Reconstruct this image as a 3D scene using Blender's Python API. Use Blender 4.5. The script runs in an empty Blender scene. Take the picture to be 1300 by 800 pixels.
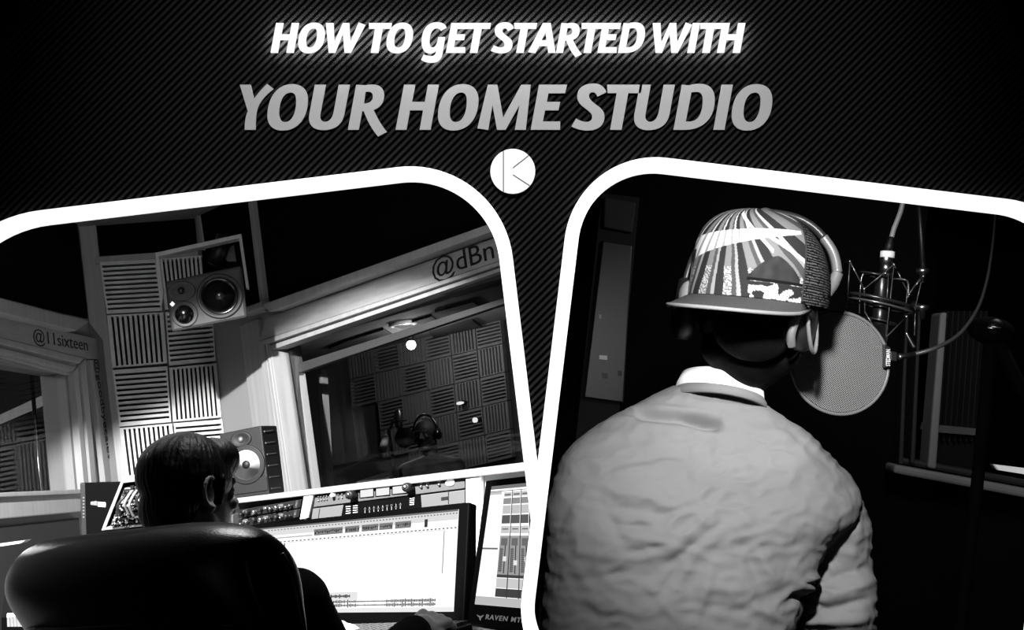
import bpy, bmesh, math, random
from mathutils import Vector as V, Matrix, noise
from math import sin, cos, pi, radians as R
random.seed(7)
F = 1600.0
CAMZ = 1.45
SC = bpy.context.scene
COL = SC.collection

def lin(s):
    s = max(0.0, s / 255.0)
    return s / 12.92 if s <= 0.04045 else ((s + 0.055) / 1.055) ** 2.4

# ---------------------------------------------------------------- frames (each room has its own upright)
class Frame:
    def __init__(s, up, ground=-1.25):
        u = V(up).normalized()
        y = V((0, 1, 0)) - u * u.y
        y.normalize()
        x = y.cross(u)
        s.M = Matrix((x, y, u)).transposed()
        s.T = s.M.transposed()
        s.O = V((0, 0, CAMZ))
        s.ground = ground
    def m4(s, loc, rz=0):
        return Matrix.Translation(s.O) @ s.M.to_4x4() @ Matrix.Translation(V(loc)) @ Matrix.Rotation(rz, 4, 'Z')
    def ray(s, px, py):
        return s.T @ V(((px - 650) / F, 1, -(py - 400) / F))
    def at(s, px, py, Y):
        d = s.ray(px, py)
        return d * (Y / d.y)
    def hit(s, px, py, pl, off=0.0):
        o, n = pl
        d = s.ray(px, py)
        return d * ((o.dot(n) + off) / d.dot(n))
    def px(s, p):
        w = s.M @ V(p)
        return (650 + F * w.x / w.y, 400 - F * w.z / w.y)

HALL = Frame((0, 0, 1))
RA = Frame((-0.1313, 0.1108, 0.985))
RB = Frame((0.119, 0.03, 0.99))

# ---------------------------------------------------------------- materials
MATS = {}
def mat(name, g, rough=0.6, metal=0.0, spec=0.3, bump=None, var=None, emit=0.0, sheen=0.0, coat=0.0):
    """procedural grey material; bump=(scale,strength[,stretch]); var=(scale, dark grey, stretch) gives grain of its own"""
    if name in MATS: return MATS[name]
    m = bpy.data.materials.new(name); m.use_nodes = True
    nt = m.node_tree; b = nt.nodes['Principled BSDF']
    v = lin(g)
    b.inputs['Base Color'].default_value = (v, v, v, 1)
    b.inputs['Roughness'].default_value = rough
    b.inputs['Metallic'].default_value = metal
    b.inputs['Specular IOR Level'].default_value = spec
    if coat:
        b.inputs['Coat Weight'].default_value = coat
        b.inputs['Coat Roughness'].default_value = 0.15
    if emit:
        b.inputs['Emission Color'].default_value = (1, 1, 1, 1)
        b.inputs['Emission Strength'].default_value = emit
    if bump or var:
        tc = nt.nodes.new('ShaderNodeTexCoord')
    if bump:
        mp = nt.nodes.new('ShaderNodeMapping')
        if len(bump) > 2: mp.inputs['Scale'].default_value = bump[2]
        nz = nt.nodes.new('ShaderNodeTexNoise'); nz.inputs['Scale'].default_value = bump[0]
        nz.inputs['Detail'].default_value = 5
        bp = nt.nodes.new('ShaderNodeBump'); bp.inputs['Strength'].default_value = bump[1]
        bp.inputs['Distance'].default_value = 0.01
        nt.links.new(tc.outputs['Object'], mp.inputs['Vector'])
        nt.links.new(mp.outputs['Vector'], nz.inputs['Vector'])
        nt.links.new(nz.outputs['Fac'], bp.inputs['Height'])
        nt.links.new(bp.outputs['Normal'], b.inputs['Normal'])
    if var:
        mp = nt.nodes.new('ShaderNodeMapping')
        if len(var) > 2: mp.inputs['Scale'].default_value = var[2]
        nz = nt.nodes.new('ShaderNodeTexNoise'); nz.inputs['Scale'].default_value = var[0]
        nz.inputs['Detail'].default_value = 6
        cr = nt.nodes.new('ShaderNodeValToRGB')
        d = lin(var[1])
        cr.color_ramp.elements[0].position = 0.35; cr.color_ramp.elements[0].color = (d, d, d, 1)
        cr.color_ramp.elements[1].position = 0.65; cr.color_ramp.elements[1].color = (v, v, v, 1)
        nt.links.new(tc.outputs['Object'], mp.inputs['Vector'])
        nt.links.new(mp.outputs['Vector'], nz.inputs['Vector'])
        nt.links.new(nz.outputs['Fac'], cr.inputs['Fac'])
        nt.links.new(cr.outputs['Color'], b.inputs['Base Color'])
    MATS[name] = m
    return m

def emis(name, val, strength=1.0):
    if name in MATS: return MATS[name]
    m = bpy.data.materials.new(name); m.use_nodes = True
    nt = m.node_tree; nt.nodes.clear()
    e = nt.nodes.new('ShaderNodeEmission'); o = nt.nodes.new('ShaderNodeOutputMaterial')
    v = lin(val); e.inputs['Color'].default_value = (v, v, v, 1); e.inputs['Strength'].default_value = strength
    nt.links.new(e.outputs[0], o.inputs[0])
    MATS[name] = m
    return m

def glassmat(name, refl=0.06, tint=0.9, rough=0.0):
    if name in MATS: return MATS[name]
    m = bpy.data.materials.new(name); m.use_nodes = True
    nt = m.node_tree; nt.nodes.clear()
    t = nt.nodes.new('ShaderNodeBsdfTransparent'); t.inputs[0].default_value = (tint, tint, tint, 1)
    g = nt.nodes.new('ShaderNodeBsdfGlossy'); g.inputs['Roughness'].default_value = rough
    mx = nt.nodes.new('ShaderNodeMixShader'); mx.inputs[0].default_value = refl
    o = nt.nodes.new('ShaderNodeOutputMaterial')
    nt.links.new(t.outputs[0], mx.inputs[1]); nt.links.new(g.outputs[0], mx.inputs[2]); nt.links.new(mx.outputs[0], o.inputs[0])
    MATS[name] = m
    return m

# ---------------------------------------------------------------- mesh builder (room coordinates)
class MB:
    def __init__(s):
        s.v = []; s.f = []; s.mi = []; s.sm = []
    def add(s, vs, fs, mi=0, sm=False):
        b = len(s.v); s.v += [V(p) for p in vs]
        for f in fs:
            s.f.append([b + i for i in f]); s.mi.append(mi); s.sm.append(sm)
        return s
    def prism(s, poly, vec, mi=0):
        """polygon (3-D points) swept along vec"""
        n = len(poly); vec = V(vec); P = [V(p) for p in poly]
        s.add(P + [p + vec for p in P], [list(range(n)), list(range(2 * n - 1, n - 1, -1))] + [[i, i + n, (i + 1) % n + n, (i + 1) % n] for i in range(n)], mi)
        return s
    def box(s, c, sx, sy, sz, ax=None, mi=0):
        c = V(c); X, Y, Z = ax if ax else (V((1, 0, 0)), V((0, 1, 0)), V((0, 0, 1)))
        x, y, z = X * sx / 2, Y * sy / 2, Z * sz / 2
        return s.prism([c - x - y - z, c + x - y - z, c + x + y - z, c - x + y - z], z * 2, mi)
    def beam(s, a, b, w, d, n, mi=0):
        """box from a to b; w wide in the plane across n, d deep along n (backwards)"""
        a, b, n = V(a), V(b), V(n).normalized()
        t = (b - a).normalized(); q = n.cross(t).normalized() * w / 2
        return s.prism([a - q, b - q, b + q, a + q], -n * d, mi)
    def tube(s, path, r, seg=10, mi=0, sm=True, closed=False, caps=True):
        P = [V(p) for p in path]; n = len(P)
        rr = r if isinstance(r, (list, tuple)) else [r] * n
        vs = []; up = None
        for i in range(n):
            if closed: t = P[(i + 1) % n] - P[i - 1]
            else: t = P[min(i + 1, n - 1)] - P[max(i - 1, 0)]
            t = t.normalized() if t.length > 1e-9 else V((0, 0, 1))
            if up is None:
                up = t.orthogonal().normalized()
            up = (up - t * up.dot(t)).normalized()
            q = t.cross(up)
            for k in range(seg):
                a = 2 * pi * k / seg
                vs.append(P[i] + (up * cos(a) + q * sin(a)) * rr[i])
        fs = []
        for i in range(n if closed else n - 1):
            j = (i + 1) % n
            for k in range(seg):
                fs.append([i * seg + k, j * seg + k, j * seg + (k + 1) % seg, i * seg + (k + 1) % seg][::-1])
        if caps and not closed:
            fs.append(list(range(seg))); fs.append([(n - 1) * seg + k for k in range(seg - 1, -1, -1)])
        return s.add(vs, fs, mi, sm)
    def lathe(s, o, ax, prof, seg=32, mi=0, sm=True, sx=None):
        """profile [(radius, distance along ax)] turned about ax through o"""
        o = V(o); ax = V(ax).normalized(); u = (V(sx) - ax * V(sx).dot(ax)).normalized() if sx else ax.orthogonal().normalized(); w = ax.cross(u)
        vs = []
        for r, h in prof:
            rx, ry = r if isinstance(r, tuple) else (r, r)
            for k in range(seg):
                a = 2 * pi * k / seg
                vs.append(o + ax * h + u * cos(a) * rx + w * sin(a) * ry)
        fs = []
        for i in range(len(prof) - 1):
            for k in range(seg):
                fs.append([i * seg + k, i * seg + (k + 1) % seg, (i + 1) * seg + (k + 1) % seg, (i + 1) * seg + k])
        fs.append([k for k in range(seg - 1, -1, -1)]); fs.append([(len(prof) - 1) * seg + k for k in range(seg)])
        return s.add(vs, fs, mi, sm)
    def ball(s, c, r, ax=None, seg=16, rings=10, mi=0):
        c = V(c); X, Y, Z = ax if ax else (V((1, 0, 0)), V((0, 1, 0)), V((0, 0, 1)))
        rx, ry, rz = r if isinstance(r, (tuple, list)) else (r, r, r)
        vs = [c - Z * rz]
        for i in range(1, rings):
            t = -pi / 2 + pi * i / rings
            for k in range(seg):
                a = 2 * pi * k / seg
                vs.append(c + X * rx * cos(t) * cos(a) + Y * ry * cos(t) * sin(a) + Z * rz * sin(t))
        vs.append(c + Z * rz); L = len(vs) - 1
        fs = [[0, 1 + (k + 1) % seg, 1 + k] for k in range(seg)]
        for i in range(rings - 2):
            b = 1 + i * seg
            for k in range(seg):
                fs.append([b + k, b + (k + 1) % seg, b + seg + (k + 1) % seg, b + seg + k])
        b = 1 + (rings - 2) * seg
        fs += [[L, b + k, b + (k + 1) % seg] for k in range(seg)]
        return s.add(vs, fs, mi, True)
    def cone(s, a, b, ra, rb, seg=14, mi=0):
        """tapered capsule"""
        a, b = V(a), V(b); t = (b - a); L = t.length
        if L < 1e-6: return s.ball(a, ra, seg=seg, mi=mi)
        t.normalize()
        pr = []
        for i in range(7):
            q = -pi / 2 + pi / 2 * i / 6; pr.append((max(ra * cos(q), 1e-4), ra * sin(q)))
        for i in range(7):
            q = pi / 2 * i / 6; pr.append((max(rb * cos(q), 1e-4), L + rb * sin(q)))
        return s.lathe(a, t, pr, seg, mi)
    def build(s, name, m, fr, loc, parent=None, bevel=0, smooth=False, matw=None, recalc=True):
        me = bpy.data.meshes.new(name)
        loc = V(loc)
        me.from_pydata([tuple(p - loc) for p in s.v], [], s.f)
        for mm in (m if isinstance(m, (list, tuple)) else [m]): me.materials.append(mm)
        for p, i, q in zip(me.polygons, s.mi, s.sm):
            p.material_index = i; p.use_smooth = q or smooth
        if recalc:
            bm = bmesh.new(); bm.from_mesh(me)
            bmesh.ops.remove_doubles(bm, verts=bm.verts, dist=1e-6)
            bmesh.ops.recalc_face_normals(bm, faces=bm.faces)
            bm.to_mesh(me); bm.free()
        o = bpy.data.objects.new(name, me); COL.objects.link(o)
        if parent is not None: o.parent = parent
        else: o.matrix_world = fr.m4(loc)
        if bevel:
            b = o.modifiers.new('b', 'BEVEL'); b.width = bevel; b.segments = 2; b.limit_method = 'ANGLE'; b.angle_limit = R(40)
        return o

def props(o, label=None, cat=None, group=None, kind=None):
    if label: o['label'] = label
    if cat: o['category'] = cat
    if group: o['group'] = group
    if kind: o['kind'] = kind
    return o

class Thing:
    def __init__(s, name, label, cat, fr, loc, group=None, kind=None):
        s.fr = fr; s.loc = V(loc)
        s.o = bpy.data.objects.new(name, None); COL.objects.link(s.o)
        s.o.matrix_world = fr.m4(loc)
        s.o.empty_display_size = 0.05
        props(s.o, label, cat, group, kind)
    def part(s, name, mb, m, parent=None, label=None, **k):
        o = mb.build(name, m, s.fr, s.loc, parent or s.o, **k)
        if label: o['label'] = label
        return o
    def adopt(s, name, me, m, parent=None, label=None):
        """me: mesh datablock already in room coordinates"""
        me.transform(Matrix.Translation(-s.loc)); me.name = name
        me.materials.clear()
        for mm in (m if isinstance(m, (list, tuple)) else [m]): me.materials.append(mm)
        o = bpy.data.objects.new(name, me); COL.objects.link(o); o.parent = parent or s.o
        if label: o['label'] = label
        return o

def single(name, mb, m, label, cat, fr, loc, group=None, kind=None, **k):
    return props(mb.build(name, m, fr, loc, **k), label, cat, group, kind)

def struct(name, mb, m, fr, parent=None, **k):
    o = mb.build(name, m, fr, (0, 0, 0), parent, **k)
    if parent is None: o['kind'] = 'structure'
    return o

def copy_tree(o, delta=None, label=None, parent=None):
    c = o.copy(); COL.objects.link(c); c.parent = parent
    if label: c['label'] = label
    if delta is not None: c.matrix_world = Matrix.Translation(V(delta)) @ o.matrix_world
    for ch in list(o.children): copy_tree(ch, parent=c)
    return c

def remesh(mb, vox=0.006, smooth=6, fac=0.5, sub=0):
    """join everything in mb into one continuous skin (room coordinates); returns a mesh"""
    me = bpy.data.meshes.new('tmp'); me.from_pydata([tuple(p) for p in mb.v], [], mb.f)
    bm = bmesh.new(); bm.from_mesh(me); bmesh.ops.recalc_face_normals(bm, faces=bm.faces); bm.to_mesh(me); bm.free()
    o = bpy.data.objects.new('tmp', me); COL.objects.link(o)
    r = o.modifiers.new('r', 'REMESH'); r.mode = 'VOXEL'; r.voxel_size = vox; r.use_smooth_shade = True
    s = o.modifiers.new('s', 'SMOOTH'); s.iterations = smooth; s.factor = fac
    dg = bpy.context.evaluated_depsgraph_get()
    out = bpy.data.meshes.new_from_object(o.evaluated_get(dg))
    bpy.data.objects.remove(o); bpy.data.meshes.remove(me)
    for p in out.polygons: p.use_smooth = True
    return out

def text_mb(txt, origin, xd, yd, size, ext, sx=1.0, bold=0.0, spacing=1.0, align='LEFT', mb=None, mi=0):
    """lettering laid on a plane: xd, yd unit directions, cap height about 0.7*size"""
    c = bpy.data.curves.new('t', 'FONT'); c.body = txt; c.size = size; c.extrude = 0; c.offset = bold
    c.space_character = spacing; c.align_x = align; c.resolution_u = 3
    o = bpy.data.objects.new('t', c); COL.objects.link(o)
    dg = bpy.context.evaluated_depsgraph_get()
    me = bpy.data.meshes.new_from_object(o.evaluated_get(dg))
    bpy.data.objects.remove(o); bpy.data.curves.remove(c)
    xd, yd, origin = V(xd).normalized(), V(yd).normalized(), V(origin)
    n = xd.cross(yd).normalized()
    mb = mb or MB()
    vs = [origin + xd * v.co.x * sx + yd * v.co.y for v in me.vertices]
    fs = [list(p.vertices) for p in me.polygons]
    k = len(vs)
    side = []
    cnt = {}
    for f in fs:
        for a, b in zip(f, f[1:] + f[:1]): cnt[(a, b)] = 1
    for (a, b) in list(cnt):
        if (b, a) not in cnt: side.append([a, b, b + k, a + k])
    mb.add([v + n * ext for v in vs] + vs, fs + [[i + k for i in f[::-1]] for f in fs] + side, mi)
    bpy.data.meshes.remove(me)
    return mb

def smoothpath(pts, n=8, closed=False):
    P = [V(p) for p in pts]; out = []; N = len(P)
    rng = range(N if closed else N - 1)
    for i in rng:
        if closed: a, b, c, d = P[i - 1], P[i], P[(i + 1) % N], P[(i + 2) % N]
        else: a, b, c, d = P[max(i - 1, 0)], P[i], P[i + 1], P[min(i + 2, N - 1)]
        for k in range(n):
            t = k / n
            out.append(0.5 * ((2 * b) + (c - a) * t + (2 * a - 5 * b + 4 * c - d) * t * t + (3 * b - a - 3 * c + d) * t ** 3))
    if not closed: out.append(P[-1])
    return out
# ================================================================ striped feature wall, signs, white frames
PY = 1.00            # distance of the striped wall
def W(px, py, Y=PY): return HALL.at(px, py, Y)

def rrect(u0, u1, v0, v1, rad, sgn, inset=0.0, n=20, radl=None):
    """rounded rectangle in pixel units, turned; returns pixel points"""
    c, s = 0.9928, 0.1197 * sgn
    u0 += inset; u1 -= inset; v0 += inset; v1 -= inset; rad -= inset; rl = (radl - inset) if radl else rad
    pts = []
    for cx, cy, a0, rad in ((u1 - rad, v0 + rad, -90, rad), (u1 - rad, v1 - rad, 0, rad), (u0 + rl, v1 - rl, 90, rl), (u0 + rl, v0 + rl, 180, rl)):
        for i in range(n + 1):
            a = R(a0 + 90 * i / n)
            u, v = cx + rad * cos(a), cy + rad * sin(a)
            pts.append((u * c - v * s, u * s + v * c))
    return pts
# e1=(c,s) e2=(-s,c) ; left frame is turned the other way
LEFT = dict(u0=-150, u1=607, v0=272.4, v1=1019, rad=130, sgn=-1, radl=172)
RIGHT = dict(u0=748, u1=1411, v0=99.5, v1=787, rad=115, sgn=1)

def plate(pts, Y0, Y1):
    mb = MB(); mb.prism([W(x, y) + V((0, Y0, 0)) for x, y in pts], (0, Y1 - Y0, 0)); return mb

def tmpobj(mb):
    o = mb.build('tmp', mat('wall_black', 5), HALL, (0, 0, 0)); o.matrix_world = Matrix.Translation((0, 0, CAMZ)); return o

def cut(target, cutters):
    for c in cutters:
        m = target.modifiers.new('c', 'BOOLEAN'); m.operation = 'DIFFERENCE'; m.solver = 'EXACT'; m.object = c
    dg = bpy.context.evaluated_depsgraph_get()
    me = bpy.data.meshes.new_from_object(target.evaluated_get(dg))
    target.modifiers.clear()
    old = target.data; target.data = me; bpy.data.meshes.remove(old)

SCL = PY / F
# stripes: x+y (pixels of wall) repeats every 10
def stripe_mat():
    m = bpy.data.materials.new('diagonal_striped_panel'); m.use_nodes = True
    nt = m.node_tree; b = nt.nodes['Principled BSDF']; N = nt.nodes.new; L = nt.links.new
    b.inputs['Specular IOR Level'].default_value = 0.0; b.inputs['Roughness'].default_value = 1
    tc = N('ShaderNodeTexCoord'); sp = N('ShaderNodeSeparateXYZ'); L(tc.outputs['Object'], sp.inputs[0])
    sub = N('ShaderNodeMath'); sub.operation = 'SUBTRACT'; L(sp.outputs[0], sub.inputs[0]); L(sp.outputs[2], sub.inputs[1])
    # object x = (px-650)*SCL ; z = -(py-400)*SCL  ->  x - z = (px+py-1050)*SCL
    mul = N('ShaderNodeMath'); mul.operation = 'MULTIPLY'; mul.inputs[1].default_value = 2 * pi / (10 * SCL); L(sub.outputs[0], mul.inputs[0])
    ad = N('ShaderNodeMath'); ad.inputs[1].default_value = -2 * pi * 0.46; L(mul.outputs[0], ad.inputs[0])
    co = N('ShaderNodeMath'); co.operation = 'COSINE'; L(ad.outputs[0], co.inputs[0])
    cr = N('ShaderNodeMapRange'); cr.interpolation_type = 'SMOOTHSTEP'
    cr.inputs['From Min'].default_value = -0.32; cr.inputs['From Max'].default_value = 0.42
    cr.inputs['To Min'].default_value = 0.0009; cr.inputs['To Max'].default_value = 0.0175
    L(co.outputs[0], cr.inputs['Value'])
    cb = N('ShaderNodeCombineColor'); [L(cr.outputs[0], cb.inputs[i]) for i in range(3)]
    L(cb.outputs[0], b.inputs['Base Color'])
    return m

panel = plate([(-900, -500), (2200, -500), (2200, 2400), (-900, 2400)], 0.0, 0.012)
wall = tmpobj(panel)
cR = tmpobj(plate(rrect(**RIGHT, inset=4), -0.1, 0.1))
cRo = tmpobj(plate(rrect(**RIGHT), -0.2, 0.2))
cL = tmpobj(plate(rrect(**LEFT, inset=4), -0.1, 0.1)); cut(cL, [cRo])
cut(wall, [cL, cR])
wall.name = 'wall_front'; wall['kind'] = 'structure'; wall.data.materials.clear(); wall.data.materials.append(stripe_mat())
for p in wall.data.polygons: p.material_index = 0
white = mat('white_frame_glow', 250, 0.9, spec=0.0, emit=1.0)  # glow added so the frames stay fully white
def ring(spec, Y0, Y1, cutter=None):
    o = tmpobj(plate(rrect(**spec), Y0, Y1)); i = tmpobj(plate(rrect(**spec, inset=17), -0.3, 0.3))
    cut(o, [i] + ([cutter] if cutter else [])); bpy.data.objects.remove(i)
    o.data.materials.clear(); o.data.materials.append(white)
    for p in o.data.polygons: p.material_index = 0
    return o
fl = ring(LEFT, -0.006, 0.012, cRo); fl.name = 'white_frame'
props(fl, 'white rounded frame with added glow around the opening onto the mixing desk', 'frame', 'white frames of the two openings')
fr_ = ring(RIGHT, -0.008, 0.012); fr_.name = 'white_frame'
props(fr_, 'white rounded frame with added glow around the opening onto the man in the cap', 'frame', 'white frames of the two openings')
for c in (cR, cRo, cL): bpy.data.objects.remove(c)

# ---- lettering: outlines as path strings in font units, y down from the cap line, unit 'cap' tall
GL = {
 'H': (310, 'M 125 70 L 202 70 L 179 188 L 268 188 L 289 70 L 364 70 L 308 380 L 232 380 L 256 246 L 166 246 L 142 380 L 67 380', 70),
 'O': (310, 'M 440 66 C 510 66 549 105 549 175 C 549 300 480 385 375 385 C 305 385 270 345 270 285 C 270 170 330 66 440 66 Z M 430 124 C 458 124 468 145 468 185 C 468 260 440 327 393 327 C 365 327 351 305 351 265 C 351 190 380 124 430 124', 70),
 'U': (310, 'M 598 70 L 673 70 L 636 275 C 630 305 645 325 668 325 C 700 325 720 295 728 255 L 762 70 L 838 70 L 802 270 C 788 345 735 382 655 382 C 585 382 548 345 560 275', 70),
 'R': (310, 'M 880 70 L 945 74 C 960 70 975 69 990 69 C 1045 69 1072 95 1072 145 C 1072 195 1045 228 1000 243 C 1020 290 1050 345 1092 395 L 1030 426 C 985 375 955 315 932 252 L 922 252 L 898 380 L 823 380 Z M 945 120 L 960 118 C 985 118 995 130 995 152 C 995 182 970 200 932 199', 70),
 'Y': (310, 'M 80 70 L 155 70 L 178 167 C 205 130 235 95 268 64 L 313 99 C 255 145 220 185 205 230 C 192 270 189 320 190 380 L 114 380 C 114 335 118 295 135 252', 70),
 'M': (310, 'M 701 70 L 767 70 L 806 296 L 930 70 L 996 70 L 962 380 L 886 380 L 918 210 L 824 380 L 764 380 L 733 210 L 704 381 L 629 370', 70),
 'E': (310, 'M 1052 70 L 1245 70 L 1232 129 L 1117 129 L 1106 188 L 1198 188 L 1186 246 L 1094 246 L 1079 323 L 1198 323 L 1197 380 L 995 380', 70),
 'S': (263, 'M 275 106 L 222 132 C 216 112 205 106 196 106 C 182 106 174 114 174 128 C 174 145 190 160 212 176 C 245 200 264 215 264 250 C 264 300 225 329 165 329 C 125 329 95 318 71 306 L 98 259 C 120 272 140 279 158 279 C 180 279 192 268 192 250 C 192 232 180 222 160 206 C 125 182 105 162 105 130 C 105 85 140 55 200 55 C 235 55 262 70 275 106', 62),
 'T': (263, 'M 282 62 L 487 62 L 478 111 L 405 111 L 366 325 L 299 325 L 337 111 L 284 111', 62),
 'D': (263, 'M 722 62 L 765 66 C 785 58 805 57 825 57 C 885 57 913 90 913 150 C 913 260 845 325 735 325 L 672 325 Z M 777 107 C 790 104 800 104 808 104 C 833 104 843 120 843 155 C 843 230 815 277 765 277 L 744 277', 62),
 'I': (263, 'M 956 62 L 1021 62 L 972 325 L 907 325', 62),
 'W': (230, 'M 500 78 L 560 78 L 566 225 L 632 78 L 682 78 L 690 225 L 755 74 L 806 92 L 694 308 L 645 308 L 632 160 L 572 308 L 522 308', 78),
 'G': (230, 'M 232 112 L 188 137 C 180 122 170 117 155 117 C 120 117 100 165 100 215 C 100 250 108 268 125 268 C 148 268 160 235 168 187 L 222 187 L 200 320 C 190 365 160 385 115 385 C 80 385 55 377 35 362 L 55 322 C 75 332 95 336 112 336 C 138 336 150 320 152 292 C 138 308 115 314 95 312 C 55 308 38 270 38 225 C 38 130 85 72 155 72 C 195 72 225 85 232 112', 78),
 'A': (230, 'M 983 78 L 1045 78 L 1082 308 L 1025 308 L 1018 255 L 955 255 L 925 310 L 868 302 Z M 1004 148 L 1012 212 L 973 212', 78),
}
def parse(d):
    subs = []; cur = []
    tk = d.split(); i = 0
    while i < len(tk):
        c = tk[i]
        if c == 'M':
            if cur: subs.append(cur)
            cur = [(float(tk[i + 1]), float(tk[i + 2]))]; i += 3
        elif c == 'L': cur.append((float(tk[i + 1]), float(tk[i + 2]))); i += 3
        elif c == 'C':
            x0, y0 = cur[-1]; a = [float(t) for t in tk[i + 1:i + 7]]
            for k in range(1, 11):
                t = k / 10; q = 1 - t
                cur.append((q**3 * x0 + 3*q*q*t*a[0] + 3*q*t*t*a[2] + t**3*a[4], q**3 * y0 + 3*q*q*t*a[1] + 3*q*t*t*a[3] + t**3*a[5]))
            i += 7
        elif c == 'Z': i += 1
        else: raise ValueError(c)
    subs.append(cur)
    return subs
def glyph_mesh(ch, x0, top, cap, depth, bold=0.0):
    unit, d, t = GL[ch]; subs = parse(d); k = cap / unit
    mx = min(p[0] for s in subs for p in s)
    c = bpy.data.curves.new('g', 'CURVE'); c.dimensions = '2D'; c.fill_mode = 'BOTH'; c.extrude = depth / 2; c.offset = bold
    for s in subs:
        if abs(s[0][0] - s[-1][0]) + abs(s[0][1] - s[-1][1]) < 1: s = s[:-1]
        sp = c.splines.new('POLY'); sp.points.add(len(s) - 1); sp.use_cyclic_u = True
        for q, (x, y) in zip(sp.points, s):
            X = (x0 + (x - mx) * k - 650) * SCL; Z = -((top + (y - t) * k) - 400) * SCL
            q.co = (X, Z, 0, 1)
    o = bpy.data.objects.new('g', c); COL.objects.link(o)
    me = bpy.data.meshes.new_from_object(o.evaluated_get(bpy.context.evaluated_depsgraph_get()))
    bpy.data.objects.remove(o); bpy.data.curves.remove(c)
    me.transform(Matrix(((1, 0, 0, 0), (0, 0, -1, 0), (0, 1, 0, 0), (0, 0, 0, 1))))
    return me
glow = emis('sign_face_white', 255, 1.05)
halo = emis('sign_back_glow', 255, 42.0)
grey = mat('matt_grey_letters', 178, 1.0, spec=0.0)
def sign(name, label, spec, top, cap, m, lift, depth, back=None):
    t = Thing(name, label, 'sign', HALL, (0, PY, (400 - top - cap) * SCL))
    for i, (ch, x0) in enumerate(spec):
        me = glyph_mesh(ch, x0, top, cap, depth)
        me.transform(Matrix.Translation((0, PY - lift - depth / 2, 0)))
        L = t.adopt('letter', me, m)
        if back:
            me = glyph_mesh(ch, x0, top, cap, 0.0006, -0.0009)
            me.transform(Matrix.Translation((0, PY - lift + 0.0008, 0)))
            t.adopt('glow_panel', me, back, L)
    return t
s1 = [('H', 346.3), ('O', 381), ('W', 415.8), ('T', 469.9), ('O', 492), ('G', 535.7), ('E', 566.8), ('T', 594.6), ('S', 623.4), ('T', 652.8), ('A', 670.2), ('R', 705.3),
      ('T', 737.6), ('E', 757.4), ('D', 783.3), ('W', 827.2), ('I', 870.5), ('T', 887), ('H', 908)]
sign('lit_sign', 'glowing white slanted letters reading how to get started with', s1, 32.6, 37.2, glow, 0.0075, 0.002, halo)
s2 = [('Y', 304.8), ('O', 339.8), ('U', 392.6), ('R', 441.9), ('H', 502.4), ('O', 556.1), ('M', 606.1), ('E', 673.7), ('S', 725.3), ('T', 770.7), ('U', 804.8), ('D', 854.7), ('I', 905.3), ('O', 928.6)]
sign('letter_sign', 'large matt grey slanted letters reading your home studio', s2, 107.9, 57.2, grey, 0.0, 0.0014)

# round logo disc with the inset K lines
C0 = (651, 218)
t = Thing('logo_disc', 'round white disc with a thin line K on it between the two openings', 'sign', HALL, W(C0[0], C0[1] + 28.5))
mb = MB(); mb.lathe(W(*C0), (0, -1, 0), [(28.3 * SCL, 0), (28.5 * SCL, 0.002), (28.2 * SCL, 0.003), (0.0001, 0.003)], 72, sm=False)
disc = t.part('disc', mb, mat('white_disc', 255, 0.9, spec=0.0, emit=0.25))
def ln(a, b, w): 
    m2 = MB(); m2.beam(W(*a) + V((0, -0.0034, 0)), W(*b) + V((0, -0.0034, 0)), w * SCL, 0.0006, (0, -1, 0)); return m2
t.part('line', ln((639.2, 192.5), (639.2, 243.8), 2.0), mat('logo_line_grey', 165, spec=0), disc)
t.part('line', ln((651.3, 213.5), (671, 198), 1.0), mat('logo_line_dark', 100, spec=0), disc)
t.part('line', ln((651.3, 222.3), (672.3, 236), 1.0), mat('logo_line_dark', 100, spec=0), disc)
# ================================================================ control room seen through the left opening
Z3 = V((0, 0, 1))
wood = mat('pale_wood', 170, 0.5, spec=0.3, var=(30, 158, (1, 1, 0.06)))
woodh = mat('pale_wood_grain', 165, 0.38, spec=0.4, var=(6, 150, (1, 1, 9)))
slat = mat('wooden_slats', 225, 0.6, var=(12, 205))
darkfab = mat('black_fabric', 6, 0.95, spec=0.05)
dark = mat('black_plastic', 14, 0.45, spec=0.4)
black = mat('near_black', 4, 0.9, spec=0.05)
plaster = mat('grey_plaster', 150, 0.85, spec=0.1, bump=(220, 0.06))
carpet = mat('dark_carpet', 22, 1.0, spec=0.0)
vinyl = mat('cut_vinyl_lettering', 22, 0.6)
def azv(deg): return V((sin(R(deg)), cos(R(deg)), 0))
def vplane(p, deg, tilt=0.0):
    """upright plane through p running along azimuth deg; normal points back to the camera side"""
    d = azv(deg); n = d.cross(Z3)
    if n.dot(V(p)) > 0: n = -n
    n = (Matrix.Rotation(R(tilt), 3, d) @ n) if tilt else n
    return (V(p), n.normalized())
D1 = 6.5
c1 = RA.at(112, 400, D1)                        # corner of left wall and slatted wall
PL = vplane(c1, -0.0)                            # left wall
PL = (c1, V((1, 0, 0)))
PM = vplane(c1, 74.6)
c2 = RA.hit(262, 400, PM)
PR = vplane(c2, -42.4)
dR = -azv(-42.4); nR = PR[1]
dM = azv(74.6); nM = PM[1]; nL = PL[1]
ZT, ZB = 2.6, -1.25
def q(pl, pts, off=0.0): return [RA.hit(x, y, pl, off) for x, y in pts]
def vert(p, z): return V((p.x, p.y, z))
def wallslab(a, b, z0, z1, n, t=0.1, mb=None):
    mb = mb or MB(); mb.prism([vert(a, z0), vert(b, z0), vert(b, z1), vert(a, z1)], -n * t); return mb
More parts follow.
